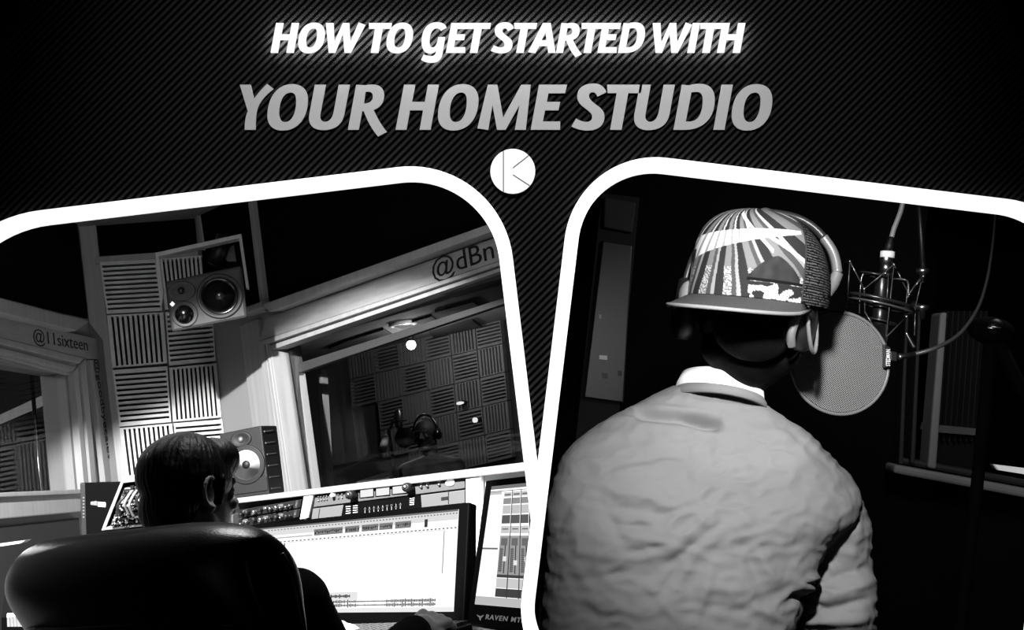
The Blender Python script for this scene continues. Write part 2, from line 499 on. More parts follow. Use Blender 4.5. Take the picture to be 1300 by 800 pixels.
def holed(pl, d, c, s0, s1, z0, z1, hole, t=0.12, mb=None):
    """upright wall with a rectangular opening; hole = (s0,s1,z0,z1) measured from c along d"""
    mb = mb or MB(); n = pl[1]; P = lambda s, z: V((c.x, c.y, 0)) + d * s + Z3 * z
    h0, h1, k0, k1 = hole
    for a, b, u, v in ((s0, h0, z0, z1), (h1, s1, z0, z1), (h0, h1, z0, k0), (h0, h1, k1, z1)):
        if b > a and v > u: mb.prism([P(a, u), P(b, u), P(b, v), P(a, v)], -n * t)
    return mb
def sz(pl, d, c, px, py, off=0.0):
    p = RA.hit(px, py, pl, off) - V((c.x, c.y, 0)); return p.dot(d), p.z
# ---- shell
struct('floor', MB().prism([V((-2.6, 1.2, ZB)), V((0.7, 1.2, ZB)), V((1.6, 14.5, ZB)), V((-6, 14.5, ZB))], (0, 0, -0.1)), carpet, RA)
zc = RA.hit(99, 287, PM).z; zc2 = RA.hit(247, 280.5, PM).z
ZT = (zc + zc2) / 2
struct('ceiling', MB().prism([V((-2.6, 1.2, ZT)), V((0.9, 1.2, ZT)), V((0.9, 5.2, ZT)), V((c2.x, c2.y, ZT)) , V((c1.x - .1, c1.y + .1, ZT)), V((-2.6, 6.4, ZT))], (0, 0, 0.1)), plaster, RA)
# left wall with window opening
dL = V((0, -1, 0))
s_in, z_top = sz(PL, dL, c1, 79, 473); _, z_bot = sz(PL, dL, c1, 97.5, 622)
s_in = sz(PL, dL, c1, 90, 560)[0]
struct('wall_left', holed(PL, dL, c1, 0, 5.0, ZB, ZT, (s_in, 2.6, z_bot, z_top)), plaster, RA)
struct('wall_back', wallslab(c1 - dM * 0.1, c2 + dM * 0.12, ZB, ZT, nM), mat('wall_grey', 120, 0.8), RA)
# right wall with the big booth window
hs0, hz1 = sz(PR, dR, c2, 347, 437); hs0b, hz0 = sz(PR, dR, c2, 375, 625)
hs0 = (hs0 + hs0b) / 2
HS1 = sz(PR, dR, c2, 672, 400)[0]
struct('wall_right', holed(PR, dR, c2, 0.0, HS1 + 0.3, ZB, ZT, (hs0, HS1 + 0.1, hz0, hz1), 0.14), plaster, RA)
struct('wall_partition', MB().prism([V((22 / F * 1.03, 1.03, -1.5)), V((22 / F * 14, 14, -1.5)), V((22 / F * 14, 14, 2.4)), V((22 / F * 1.03, 1.03, 2.4))], (0.002, 0, 0)), black, HALL)

def board(name, label, cat, pl, pts, t, m, off=0.0, group=None, bevel=0.004):
    n = pl[1]; P = q(pl, pts, off + t)
    mb = MB().prism(P, -n * t)
    lo = min(P, key=lambda p: p.z)
    return single(name, mb, m, label, cat, RA, lo, group, bevel=bevel)
def strip(pl, pts, t, m, name='trim', off=0.0, bevel=0.004, kind='structure'):
    P = q(pl, pts, off + t); mb = MB().prism(P, -pl[1] * t)
    o = struct(name, mb, m, RA, bevel=bevel); return o
# ---- left wall joinery
TR = [0]
def trim(pl, pts, t, m=wood, off=0.0, bevel=0.004):
    TR[0] += 1; return strip(pl, pts, t, m, 'trim_%d' % TR[0], off, bevel)
trim(PL, [(-60, 362), (-60, 382), (97, 420), (114, 408)], 0.10, wood)                # ledge under the black panel
board('black_wall_panel', 'black fabric panel high on the left wall above the wooden ledge', 'acoustic panel', PL, [(-60, 200), (-60, 361), (112, 404), (98, 280)], 0.02, darkfab)
# window: casing of header board, right board and inner mouldings
w1 = struct('window_1', MB().prism(q(PL, [(-60, 388), (-60, 414), (107, 455), (130, 457), (128, 431)], 0.035), -nL * 0.035), woodh, RA, bevel=0.004)
struct('window_board', MB().prism(q(PL, [(115, 457), (130, 457), (156, 612), (134, 612)], 0.034), -nL * 0.034), wood, RA, parent=w1, bevel=0.004)
def moulding(pl, pts, prof, par, m=wood, name='window_frame'):
    """stepped moulding: pts is a path of pixels (outer edge) , prof list of (inset px, proud)"""
    mb = MB()
    for (i0, i1, pr) in prof:
        for a, b in zip(pts[:-1], pts[1:]):
            pass
    return mb
# header mouldings (three steps) and jamb mouldings
for i, (o0, o1, pr) in enumerate(((0, 7, 0.045), (7, 11, 0.02), (11, 17, 0.035), (17, 22, 0.012))):
    struct('window_frame', MB().prism(q(PL, [(-60, 414 + o0 * 1.05), (-60, 414 + o1 * 1.05), (107 - o1 * .9, 455 + o1), (107 - o0 * .9, 455 + o0)], pr), -nL * pr), wood, RA, parent=w1, bevel=0.003)
    struct('window_frame', MB().prism(q(PL, [(107 - o0 * .9 + 2, 455 + o0), (107 - o1 * .9 + 2, 455 + o1), (124 - o1 * .95, 628), (124 - o0 * .95, 628)], pr), -nL * pr), wood, RA, parent=w1, bevel=0.003)
struct('window_sill', MB().prism(q(PL, [(-60, 631), (-60, 665), (104, 650), (104, 624)], 0.05), -nL * 0.17), wood, RA, parent=w1, bevel=0.006)
struct('window_frame', MB().prism(q(PL, [(-60, 628), (-60, 634), (104, 627), (104, 621)], 0.07), -nL * 0.19), wood, RA, parent=w1, bevel=0.004)
struct('window_pane', MB().prism(q(PL, [(-60, 436), (90, 470), (107, 630), (-60, 634)], -0.04), -nL * 0.008), glassmat('window_glass', 0.03, 0.9), RA, parent=w1)
struct('wall_panel', MB().prism(q(PL, [(-60, 676), (-60, 980), (125, 980), (100, 657)], 0.02), -nL * 0.02), mat('dark_grey_panel', 46, 0.8), RA, parent=w1)
# lettering on the boards
P0 = RA.hit(42, 433.5, PL, 0.036); P1 = RA.hit(113, 445.5, PL, 0.036)
xd = (P1 - P0).normalized()
text_ = text_mb('@11sixteen', P0, xd, Z3 - xd * xd.z, 0.085, 0.001, sx=(P1 - P0).length / 0.42)
struct('lettering', text_, vinyl, RA, parent=w1)
P0 = RA.hit(119.5, 455, PL, 0.036); P1 = RA.hit(136, 573, PL, 0.036)
xd = (P1 - P0).normalized(); yd = nL.cross(xd)
struct('lettering', text_mb('@goodbyecalev', P0, xd, yd, 0.085, 0.001, sx=(P1 - P0).length / 0.50), vinyl, RA, parent=w1)
# ---- neighbouring room glimpsed through the left window
bx = PL[0].x
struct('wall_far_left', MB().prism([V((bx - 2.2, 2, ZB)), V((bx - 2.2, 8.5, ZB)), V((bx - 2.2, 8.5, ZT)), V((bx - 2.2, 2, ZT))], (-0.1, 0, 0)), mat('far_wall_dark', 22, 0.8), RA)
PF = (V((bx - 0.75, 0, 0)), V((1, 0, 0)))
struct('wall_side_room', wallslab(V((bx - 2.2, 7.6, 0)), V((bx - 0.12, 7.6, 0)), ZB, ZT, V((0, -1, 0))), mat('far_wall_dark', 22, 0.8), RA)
PB = (V((0, 7.3, 0)), V((0, -1, 0)))
t = Thing('inner_door_frame', 'pale inner door frame standing behind the left window glass', 'door frame', RA, RA.hit(70, 640, PB))
t.part('post', MB().prism(q(PB, [(57, 490), (66, 488), (80, 640), (66, 640)]), (0, 0.05, 0)), wood)
t.part('post', MB().prism(q(PB, [(74, 540), (86, 540), (98, 640), (84, 640)]), (0, 0.05, 0)), mat('bright_board', 225, 0.6))
t.part('beam', MB().prism(q(PB, [(-40, 545), (-40, 556), (72, 508), (71, 494)], 0.06), (0, 0.05, 0)), wood)  # slanting bar stands in for a reflection in the window glass
t = Thing('chrome_pole', 'thin bright vertical pole behind the left window glass', 'pole', RA, vert(RA.hit(52, 640, PB), ZB))
t.part('pole', MB().tube([RA.hit(39, 466, PB, .2), RA.hit(54, 640, PB, .2), vert(RA.hit(56, 640, PB, .2), ZB + .01)], 0.012), mat('chrome', 200, 0.2, 1.0))
# ---- slatted wall: corner post, head beam, tiles
trim(PM, [(99, 280), (121, 280), (161, 614), (150, 614), (130, 432), (113, 410)], 0.03)
trim(PM, [(121, 326), (121, 335), (252, 325), (251, 317)], 0.05)
board('black_wall_panel', 'black fabric panel above the slatted acoustic tiles', 'acoustic panel', PM, [(121, 285), (123, 325), (251, 316), (247, 276)], 0.015, darkfab)
trim(PM, [(270, 400), (288, 400), (302, 620), (287, 620)], 0.04)
# tiles
rows_l = [[(127, 335), (199, 331), (207, 397), (136, 401)], [(136, 402), (208, 398), (213, 463), (143, 469)], [(143, 471), (213, 466), (218, 537), (152, 543)], [(152, 544), (219, 538), (226, 606), (160, 609)]]
rows_r = [[(201.5, 331), (262, 326), (267, 392), (209.5, 396)], [(209.5, 398), (270, 393), (274, 460), (214.5, 466)], [(214.5, 468), (275, 462), (281, 531), (219.5, 537)], [(220, 538), (282, 533), (290, 602), (227, 607)]]
def acoustic_tile(quad, horiz, label, n=11, nm='acoustic_tile', pl=None, fr=RA, m=slat, grp='slatted acoustic tiles on the wall', proud=0.06):
    pl = pl or PM; nn = pl[1]
    P = [fr.hit(x, y, pl, 0.0) for x, y in quad]
    cc = sum(P, V((0, 0, 0))) / 4; P = [cc + (p - cc) * 0.985 for p in P]
    lo = sum(P, V((0, 0, 0))) / 4; lo.z = min(p.z for p in P)
    t = Thing(nm, label, 'acoustic tile', fr, lo, grp)
    def bl(u, v, o=0.0): return (P[0] * (1 - u) + P[1] * u) * (1 - v) + (P[3] * (1 - u) + P[2] * u) * v + nn * o
    t.part('backing', MB().prism([bl(.0, .0, .008), bl(1, .0, .008), bl(1, 1, .008), bl(.0, 1, .008)], -nn * 0.006), mat('tile_backing', 30, 0.9))
    sl = MB()
    for i in range(n):
        a = (i + 0.24) / n; b = (i + 0.76) / n
        if horiz: c = [bl(.03, a, proud), bl(.97, a, proud), bl(.97, b, proud), bl(.03, b, proud)]
        else: c = [bl(a, .03, proud), bl(b, .03, proud), bl(b, .97, proud), bl(a, .97, proud)]
        sl.prism(c, -nn * (proud - 0.01))
    t.part('slats', sl, m)
    f = MB(); e = 0.03
    f.prism([bl(0, 0, proud), bl(1, 0, proud), bl(1, e, proud), bl(0, e, proud)], -nn * proud * .9)
    f.prism([bl(0, 1 - e, proud), bl(1, 1 - e, proud), bl(1, 1, proud), bl(0, 1, proud)], -nn * proud * .9)
    f.prism([bl(0, e, proud), bl(e, e, proud), bl(e, 1 - e, proud), bl(0, 1 - e, proud)], -nn * proud * .9)
    f.prism([bl(1 - e, e, proud), bl(1, e, proud), bl(1, 1 - e, proud), bl(1 - e, 1 - e, proud)], -nn * proud * .9)
    t.part('frame', f, m)
    return t
nth = ['top', 'second', 'third', 'bottom']
for i, qd in enumerate(rows_l):
    acoustic_tile(qd, i % 2 == 0, 'slatted wooden acoustic tile, %s of the column beside the corner post, %s slats' % (nth[i], 'level' if i % 2 == 0 else 'upright'))
for i, qd in enumerate(rows_r):
    acoustic_tile(qd, i % 2 == 1, 'slatted wooden acoustic tile, %s of the column next to the hanging speaker, %s slats' % (nth[i], 'level' if i % 2 else 'upright'))
# ---- right wall joinery
trim(PR, [(247, 262), (251, 262), (259, 318), (255, 318)], 0.03)
trim(PR, [(312, 235), (317, 235), (336.5, 396), (331, 396)], 0.05)
trim(PR, [(300, 394), (331, 383), (333, 390), (303, 402)], 0.10)
board('black_wall_panel', 'narrow black fabric panel beside the hanging speaker', 'acoustic panel', PR, [(252, 262), (312, 235), (330, 383), (262, 410)], 0.02, darkfab)
board('black_wall_panel', 'large black fabric panel above the booth window header', 'acoustic panel', PR, [(317, 200), (672, 60), (672, 268), (336, 388)], 0.02, darkfab)
trim(PR, [(333, 386.5), (672, 266), (672, 277), (342, 396)], 0.12, wood)
w2 = struct('window_2', MB().prism(q(PR, [(337.5, 403.5), (672, 286), (672, 319), (328, 434)], 0.05), -nR * 0.05), woodh, RA, bevel=0.004)
for o0, o1, pr in ((0, 5, 0.062), (5, 8, 0.03), (8, 13, 0.045)):
    struct('window_frame', MB().prism(q(PR, [(328 + o0, 434 + o0 * .9), (672, 319 + o0), (672, 319 + o1), (328 + o1, 434 + o1 * .9)], pr), -nR * (pr + .05)), wood, RA, parent=w2, bevel=0.003)
# jamb casing: broad fluted board left of the glass
for a, b, pr in ((0, .42, 0.05), (.42, .5, 0.035), (.5, .66, 0.055), (.66, .72, 0.03), (.72, .86, 0.05), (.86, 1, 0.03)):
    TLx, TRx, BLx, BRx = 327.5, 345, 356, 374.5
    X = lambda L, Rr, u: L + (Rr - L) * u
    struct('window_frame', MB().prism(q(PR, [(X(TLx, TRx, a), 431 + 8 * a), (X(TLx, TRx, b), 431 + 8 * b), (X(BLx, BRx, b), 640), (X(BLx, BRx, a), 640)], pr), -nR * (pr + .05)), wood, RA, parent=w2, bevel=0.003)
struct('window_frame', MB().prism(q(PR, [(304, 414), (327, 405), (356, 640), (333, 640)], 0.025), -nR * 0.03), wood, RA, parent=w2, bevel=0.003)
# deep reveal lining and the second (inner) frame of the double window
P4 = lambda s, z, off=0.0: V((c2.x, c2.y, 0)) + dR * s + Z3 * z + nR * off
TH = 0.14
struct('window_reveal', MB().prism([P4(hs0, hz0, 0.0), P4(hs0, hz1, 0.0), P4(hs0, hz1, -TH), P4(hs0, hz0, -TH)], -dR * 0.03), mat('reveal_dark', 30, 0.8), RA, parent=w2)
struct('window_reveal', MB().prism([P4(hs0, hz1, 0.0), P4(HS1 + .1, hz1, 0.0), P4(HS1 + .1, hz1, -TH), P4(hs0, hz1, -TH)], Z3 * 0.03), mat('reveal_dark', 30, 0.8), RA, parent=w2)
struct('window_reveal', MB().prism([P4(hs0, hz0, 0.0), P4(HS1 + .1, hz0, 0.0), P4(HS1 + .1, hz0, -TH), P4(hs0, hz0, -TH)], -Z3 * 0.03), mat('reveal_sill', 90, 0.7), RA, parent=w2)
struct('window_pane', MB().prism([P4(hs0, hz0, -0.03), P4(HS1 + .1, hz0, -.03), P4(HS1 + .1, hz1, -.03), P4(hs0, hz1, -.03)], -nR * 0.008), glassmat('booth_glass', 0.03, 0.84), RA, parent=w2)
PR2 = (PR[0] - nR * TH, nR)
for a, b in (((366, 476), (372, 476)), ((373.5, 475), (379, 474))):
    struct('window_frame', MB().prism(q(PR2, [a, b, (b[0] + 20, 622), (a[0] + 20, 622)], 0.03), -nR * 0.04), mat('bright_board', 225, 0.6), RA, parent=w2, bevel=.003)
struct('window_frame', MB().prism(q(PR2, [(366, 476), (364, 466), (672, 368), (672, 375), (377, 474)], 0.03), -nR * 0.04), mat('inner_frame', 100, 0.7), RA, parent=w2, bevel=.003)
struct('window_frame', MB().prism(q(PR2, [(403, 469), (408, 469), (416, 620), (410, 621)], -0.3), -nR * 0.04), wood, RA, parent=w2, bevel=.003)

P0 = RA.hit(548.5, 355, PR, 0.052); P1 = RA.hit(634, 325.5, PR, 0.052)
xd = (P1 - P0).normalized()
struct('lettering', text_mb('@dBn', P0, xd, Z3 - xd * xd.z, 0.112, 0.001, sx=(P1 - P0).length / 0.303), vinyl, RA, parent=w2)
# ================================================================ desk, loudspeakers, racks, screens
grille = mat('speaker_grey', 54, 0.5, spec=0.4, bump=(900, 0.1))
rubber = mat('rubber_black', 10, 0.55, spec=0.4)
gloss = mat('glossy_black', 8, 0.18, spec=0.6)
cone_m = mat('cone_grey', 60, 0.28, metal=0.6, spec=0.6)
metal = mat('brushed_metal', 180, 0.3, metal=1.0)
def axes(pl, deg):
    d = azv(deg)
    n = pl[1]; 
    if d.dot(V((1, 0, 0))) < 0: d = -d
    return d, n, n.cross(d) if n.cross(d).z > 0 else -n.cross(d)
def driver(t, pl, c, rad, prof, m, name, parent=None, ratio=1.0, label=None):
    """turned part on a baffle: profile in fractions of rad (radius, proud)"""
    C = RA.hit(c[0], c[1], pl); n = pl[1]
    k = rad * C.y / F
    dx = (V((1, 0, 0)) - n * n.x).normalized()
    mb = MB().lathe(C, n, [((max(r, 1e-4) * k, max(r, 1e-4) * k * ratio), h * k) for r, h in prof], 40, sx=dx)
    return t.part(name, mb, m, parent, label)
# ---- hanging three-way loudspeaker
SPp = RA.at(262, 380, 5.4)
PS = vplane(SPp, 78, 10)
t = Thing('hanging_speaker', 'grey three-way loudspeaker hung sideways in a wooden bracket high on the slatted wall', 'loudspeaker', RA, RA.hit(262, 415, PS))
quadS = [(209, 358), (307, 337), (314, 403), (218, 422)]
body = t.part('cabinet', MB().prism(q(PS, quadS), -PS[1] * 0.27), grille, bevel=0.012)
driver(t, PS, (279, 376), 29, [(1, -.02), (1, .06), (.95, .13), (.88, .12), (.82, .02), (.8, .02)], grille, 'woofer_rim')
wf = driver(t, PS, (279, 376), 23.5, [(1, .04), (.99, .09), (.93, .12), (.88, .05), (.82, .06), (.80, .02), (.5, -.02), (.3, -.08), (.28, .0), (.2, .06), (.1, .1), (.01, .11)], gloss, 'woofer')
driver(t, PS, (279, 376), 18.3, [(1, .085), (.4, .045), (.32, .03), (.3, .1), (.18, .16), (.01, .18)], cone_m, 'woofer_cone', wf)
hn = driver(t, PS, (230.5, 370), 16.5, [(1.08, 0), (1.05, .08), (1, .09), (.8, .06), (.5, .03), (.3, .01), (.28, .01)], grille, 'tweeter_horn', ratio=0.72)
driver(t, PS, (230, 369), 4.6, [(1, 0.1), (1, .35), (.8, .7), (.45, .9), (.01, 1.0)], gloss, 'tweeter_dome', hn)
md = driver(t, PS, (234.5, 399), 15, [(1.12, 0), (1.1, .1), (1.0, .14), (.9, .08), (.85, .08)], grille, 'mid_ring')
driver(t, PS, (234, 399), 12, [(1, 0.1), (.98, .25), (.8, .45), (.5, .62), (.2, .7), (.01, .72)], gloss, 'mid_dome', md)
t.part('status_light', MB().prism(q(PS, [(218.6, 382.6), (222, 386), (218.9, 389.5), (215.4, 386.3)], 0.003), -PS[1] * 0.003), emis('led_white', 255, 1.3))
# bracket
tb = Thing('speaker_bracket', 'wooden U-shaped hanging bracket around the sideways loudspeaker', 'bracket', RA, RA.hit(204, 394, PS, 0.0))
PSb = (PS[0] - PS[1] * 0.0, vplane(SPp, 78)[1])
nb = PSb[1]
tb.part('top_board', MB().prism(q(PSb, [(196, 321), (306.5, 296.5), (305, 302), (198, 326.5)]), -nb * 0.07), wood, bevel=.003)
tb.part('side_board', MB().prism(q(PSb, [(196.5, 322), (201.5, 324), (208, 372), (204, 396)]), -nb * 0.02), wood, bevel=.003)
tb.part('side_board', MB().prism(q(PSb, [(303, 301), (306.5, 297), (316.5, 366), (312.5, 365.5)]), -nb * 0.05), wood, bevel=.003)
tb.part('clamp_plate', MB().prism(q(PSb, [(276, 322), (297, 311), (300, 332), (290, 332)], -0.18), -nb * 0.02), mat('plate_grey', 90, 0.6))
tb.part('clamp_arm', MB().tube([RA.hit(285, 300, PSb, -.15), RA.hit(272, 336, PSb, -.15)], 0.035), dark)
# ---- desktop loudspeaker
P5 = vplane(RA.at(310, 590, 4.7), -80)
t = Thing('studio_monitor', 'black two-way loudspeaker with a pale cone standing on the desk behind the man', 'loudspeaker', RA, RA.hit(312, 631, P5))
t.part('cabinet', MB().prism(q(P5, [(278, 551), (331.5, 540.3), (342, 628), (288, 636)]), -P5[1] * 0.16), mat('speaker_black', 24, 0.5, bump=(700, .1)), bevel=0.006)
g = driver(t, P5, (306, 558), 14, [(1.03, 0), (1, .1), (.9, .12), (.6, .05), (.3, .02), (.28, .02)], rubber, 'waveguide', ratio=0.7)
driver(t, P5, (306, 558), 4, [(1, .1), (.8, .6), (.4, .9), (.01, 1)], mat('dome_grey', 130, .3, metal=.6), 'tweeter_dome', g)
wr = driver(t, P5, (313, 590), 25, [(1.0, 0), (1.0, .07), (.94, .09), (.86, .05), (.8, .1), (.74, .06)], rubber, 'woofer_surround')
driver(t, P5, (313, 590), 19, [(1, .08), (.6, -.0), (.35, -.02), (.34, -.02)], mat('pale_cone', 225, .5), 'woofer_cone', wr)
driver(t, P5, (313, 590), 6, [(1, .1), (.8, .4), (.4, .6), (.01, .65)], rubber, 'dust_cap', wr)
t.part('port_panel', MB().prism(q(P5, [(292, 610), (338, 605), (340, 623), (294, 629)], 0.004), -P5[1] * 0.004), rubber, bevel=.004)
driver(t, P5, (330, 615), 7, [(1, 0.0), (1, .12), (.8, .14), (.7, .05), (.02, .03)], black, 'port', ratio=0.7)
# ventilation slots on the side face
sn = -azv(-80)
Pside = (RA.hit(331.5, 540, P5), sn)
for k in range(6):
    y = 547 + k * 14.5
    t.part('side_slot', MB().prism(q(Pside, [(336 + k * 1.7, y), (347 + k * 1.9, y - 1.5), (347 + k * 1.9, y), (336 + k * 1.7, y + 1.5)], 0.003), -sn * 0.003), mat('slot_grey', 95, .5))
# ---- mixing desk: top, body, rails, racks
PK = vplane(RA.at(480, 620, 4.0), -70); nK = PK[1]
dt = Thing('mixing_desk', 'long pale wooden mixing desk with rack bays under the booth window', 'desk', RA, V((-0.6, 3.6, ZB)))
zd = -0.42
dt.part('worktop', MB().prism([V((-1.45, 2.75, zd)), RA.at(668, 800, 2.8) * 1.0 + V((0, 0, zd - RA.at(668, 800, 2.8).z)), V((RA.at(668, 700, 3.9).x, 3.9, zd)), V((-1.6, 4.6, zd))], (0, 0, -0.04)), mat('desk_grey', 150, 0.6), bevel=.004)
dt.part('plinth', MB().prism([V((-1.5, 3.9, ZB)), V((-0.0, 3.55, ZB)), V((-0.0, 3.9, ZB)), V((-1.55, 4.5, ZB))], (0, 0, zd - 0.04 - ZB)), dark)
dt.part('rack_back', MB().prism(q(PK, [(296, 640), (664, 590.5), (664, 760), (296, 760)], -0.02), -nK * 0.08), mat('rack_dark', 30, .7))
dt.part('top_rail', MB().prism(q(PK, [(272, 636.3), (669, 586.8), (669, 597.9), (272, 642.5)], 0.03), -nK * 0.10), mat('rail_wood', 128, .5, var=(6, 118, (1, 1, 9))), bevel=.003)
dt.part('divider', MB().prism(q(PK, [(385.5, 629), (398, 627), (391, 658), (380, 660)], 0.025), -nK * 0.1), wood, bevel=.003)
dt.part('divider', MB().prism(q(PK, [(591, 600), (609.5, 597.5), (609.5, 720), (592, 722)], 0.02), -nK * 0.1), mat('white_wood', 245, .5), bevel=.003)
dt.part('end_panel', MB().prism(q(PK, [(610, 604), (669, 595.5), (669, 760), (610, 765)], -0.01), -nK * 0.03), mat('white_wood', 245, .5), bevel=.003)
RK = RA.hit(340, 650, PK)
def rack(name, label, quad, m, group=None, off=0.012):
    P = q(PK, quad, off); lo = sum(P, V((0, 0, 0))) / 4; lo.z = min(p.z for p in P)
    t = Thing(name, label, 'rack unit', RA, lo, group)
    t.part('front_panel', MB().prism(P, -nK * 0.03), m, bevel=.0015)
    return t
def knob(t, x, y, r, m=None, par=None, name='knob', proud=0.02):
    C = RA.hit(x, y, PK, 0.012); k = r * C.y / F
    return t.part(name, MB().lathe(C, nK, [(k, 0), (k * .96, proud), (k * .6, proud * 1.1), (.0001, proud * 1.1)], 16), m or rubber, par)
def patch(t, name, quad, m, off=0.0135, pl=None):
    pl = pl or PK; return t.part(name, MB().prism(q(pl, quad, off), -pl[1] * 0.0015), m)
for r_, (y0, lab) in enumerate(((647, 'upper'), (659, 'lower'))):
    t = rack('preamp', 'black rack preamp with chrome knobs left of the divider, %s of the two' % lab, [(303, y0 + 0.5), (383 - r_ * 2, y0 - 13), (381 - r_ * 2, y0 - 2.5), (302, y0 + 11)], dark)
    random.seed(5 + r_)
    for x in (309, 316, 325, 333, 341, 346, 353, 359, 366, 371):
        yy = y0 + 5.5 - (x - 303) * .165 + random.choice((-1.5, 0, 1.2))
        knob(t, x, yy, random.choice((1.5, 2.2, 3.0)), random.choice((metal, metal, rubber)))
    for x in (311, 337, 356): patch(t, 'meter', [(x - 3, y0 + 2.5 - (x - 303) * .165), (x + 3, y0 + 1.5 - (x - 303) * .165), (x + 3, y0 + 4.5 - (x - 303) * .165), (x - 3, y0 + 5.5 - (x - 303) * .165)], emis('meter_glow', 190))
    patch(t, 'rack_ear', [(376 - r_ * 2, y0 - 11.5), (379 - r_ * 2, y0 - 12), (377 - r_ * 2, y0 - 2), (374 - r_ * 2, y0 - 1.5)], metal)
t = rack('monitor_controller', 'grey rack controller with three lit displays and two large knobs', [(400, 630), (590, 606.5), (590, 620), (398, 644)], mat('unit_grey', 78, .5))
for a, b, y in ((457.5, 473.5, 622), (477.5, 494, 620), (498.5, 515.5, 617.5)):
    bz = patch(t, 'display', [(a - 1.2, y - .8), (b + 1.2, y - 3), (b + 1.2, y + 9.5), (a - 1.2, y + 11)], black)
    t.part('lit_screen', MB().prism(q(PK, [(a, y + .8), (b, y - 1.2), (b, y + 8), (a, y + 9.8)], 0.015), -nK * 0.001), emis('display_white', 245, 1.0), bz)
kb = knob(t, 450, 627.5, 5.8, rubber, proud=0.035); knob(t, 449.5, 627, 3.2, metal, kb, 'knob_cap', 0.04)
kb = knob(t, 521.5, 618, 6, rubber, proud=0.035); knob(t, 521, 617.5, 3.4, metal, kb, 'knob_cap', 0.04)
knob(t, 424.5, 628.5, 2.2, mat('lit_button', 240, .5, emit=.6), name='button')
for k, x in enumerate((405, 408.5, 412, 415.5, 430, 435, 440, 444)):
    for dy in (-2, 2.4): knob(t, x, 633 - (x - 405) * .125 + dy, .9, metal, name='button', proud=.006)
for x in (535, 543, 558):
    for dy in (-2.6, 2.6): knob(t, x, 615.5 - (x - 535) * .12 + dy, 1.7, metal, name='button', proud=.008)
C = RA.hit(571.5, 612.8, PK, .013)
t.part('badge', MB().lathe(C, nK, [((.0155, .0105), 0), ((.015, .010), .003), (1e-4, .003)], 24, sx=(1, 0, 0)), mat('white_badge', 240, .5, emit=.4))
t = rack('effects_unit', 'wide light grey rack unit with an inset black fader panel', [(397, 646), (590, 622), (590, 700), (388, 712)], mat('unit_light', 88, .5))
fp = patch(t, 'fader_panel', [(436, 640.5), (534, 628.5), (536, 655), (431, 668)], black)
random.seed(3)
for k in range(9):
    x = 463 + k * 5.6; y = 644.5 - (x - 463) * .12
    t.part('fader', MB().prism(q(PK, [(x, y), (x + .8, y - .1), (x + .8, y + 7), (x, y + 7)], .015), -nK * .001), mat('fader_grey', 120, .5), fp)
    yy = y + random.uniform(0, 4); t.part('fader_cap', MB().prism(q(PK, [(x - 1.1, yy), (x + 1.9, yy - .3), (x + 1.9, yy + 1.5), (x - 1.1, yy + 1.7)], .017), -nK * .003), metal, fp)
for k in range(4):
    for j in range(2): t.part('label_mark', MB().prism(q(PK, [(439 + j * 9, 643 + k * 2.8 - j), (445 + j * 9, 642.3 + k * 2.8 - j), (445 + j * 9, 643.4 + k * 2.8 - j), (439 + j * 9, 644.1 + k * 2.8 - j)], .015), -nK * .001), mat('mark_grey', 170, .6), fp)
    t.part('label_mark', MB().prism(q(PK, [(520, 632.5 + k * 2.6), (526, 631.8 + k * 2.6), (526, 632.9 + k * 2.6), (520, 633.6 + k * 2.6)], .015), -nK * .001), mat('mark_grey', 170, .6), fp)
patch(t, 'switch', [(560, 631.5), (569, 630.3), (569, 634.5), (560, 635.7)], dark)
patch(t, 'seam', [(568.8, 621.8), (569.6, 621.7), (569.6, 640), (568.8, 640)], dark)
patch(t, 'seam', [(405.5, 645.5), (406.2, 645.4), (403.5, 664), (402.8, 664)], dark)
# ---- black computer case
P7 = vplane(RA.at(125, 640, 3.9), 84)
t = Thing('computer_case', 'matt black upright case with a row of small lights beside the patch bay', 'computer', RA, RA.hit(125, 683, P7))
t.part('case', MB().prism(q(P7, [(101.5, 613), (157, 612), (157, 690), (104, 690)]), -P7[1] * .35), black, bevel=.004)
t.part('front_strip', MB().prism(q(P7, [(101.5, 614), (108, 613.8), (110, 688), (104, 688)], .004), -P7[1] * .004), dark, bevel=.001)
for k in range(7): t.part('status_light', MB().prism(q(P7, [(105, 631 + k * 4.1), (107, 631 + k * 4.1), (107, 633 + k * 4.1), (105, 633 + k * 4.1)], .006), -P7[1] * .002), emis('led_dim', 215))
t.part('sticker', MB().prism(q(P7, [(124, 637), (134, 638), (134, 644), (124, 643)], .001), -P7[1] * .001), mat('sticker_grey', 200, .6))
t.part('sticker', MB().prism(q(P7, [(115, 637), (123, 636), (123, 642), (115, 641)], .001), -P7[1] * .001), mat('sticker_dark', 90, .6))
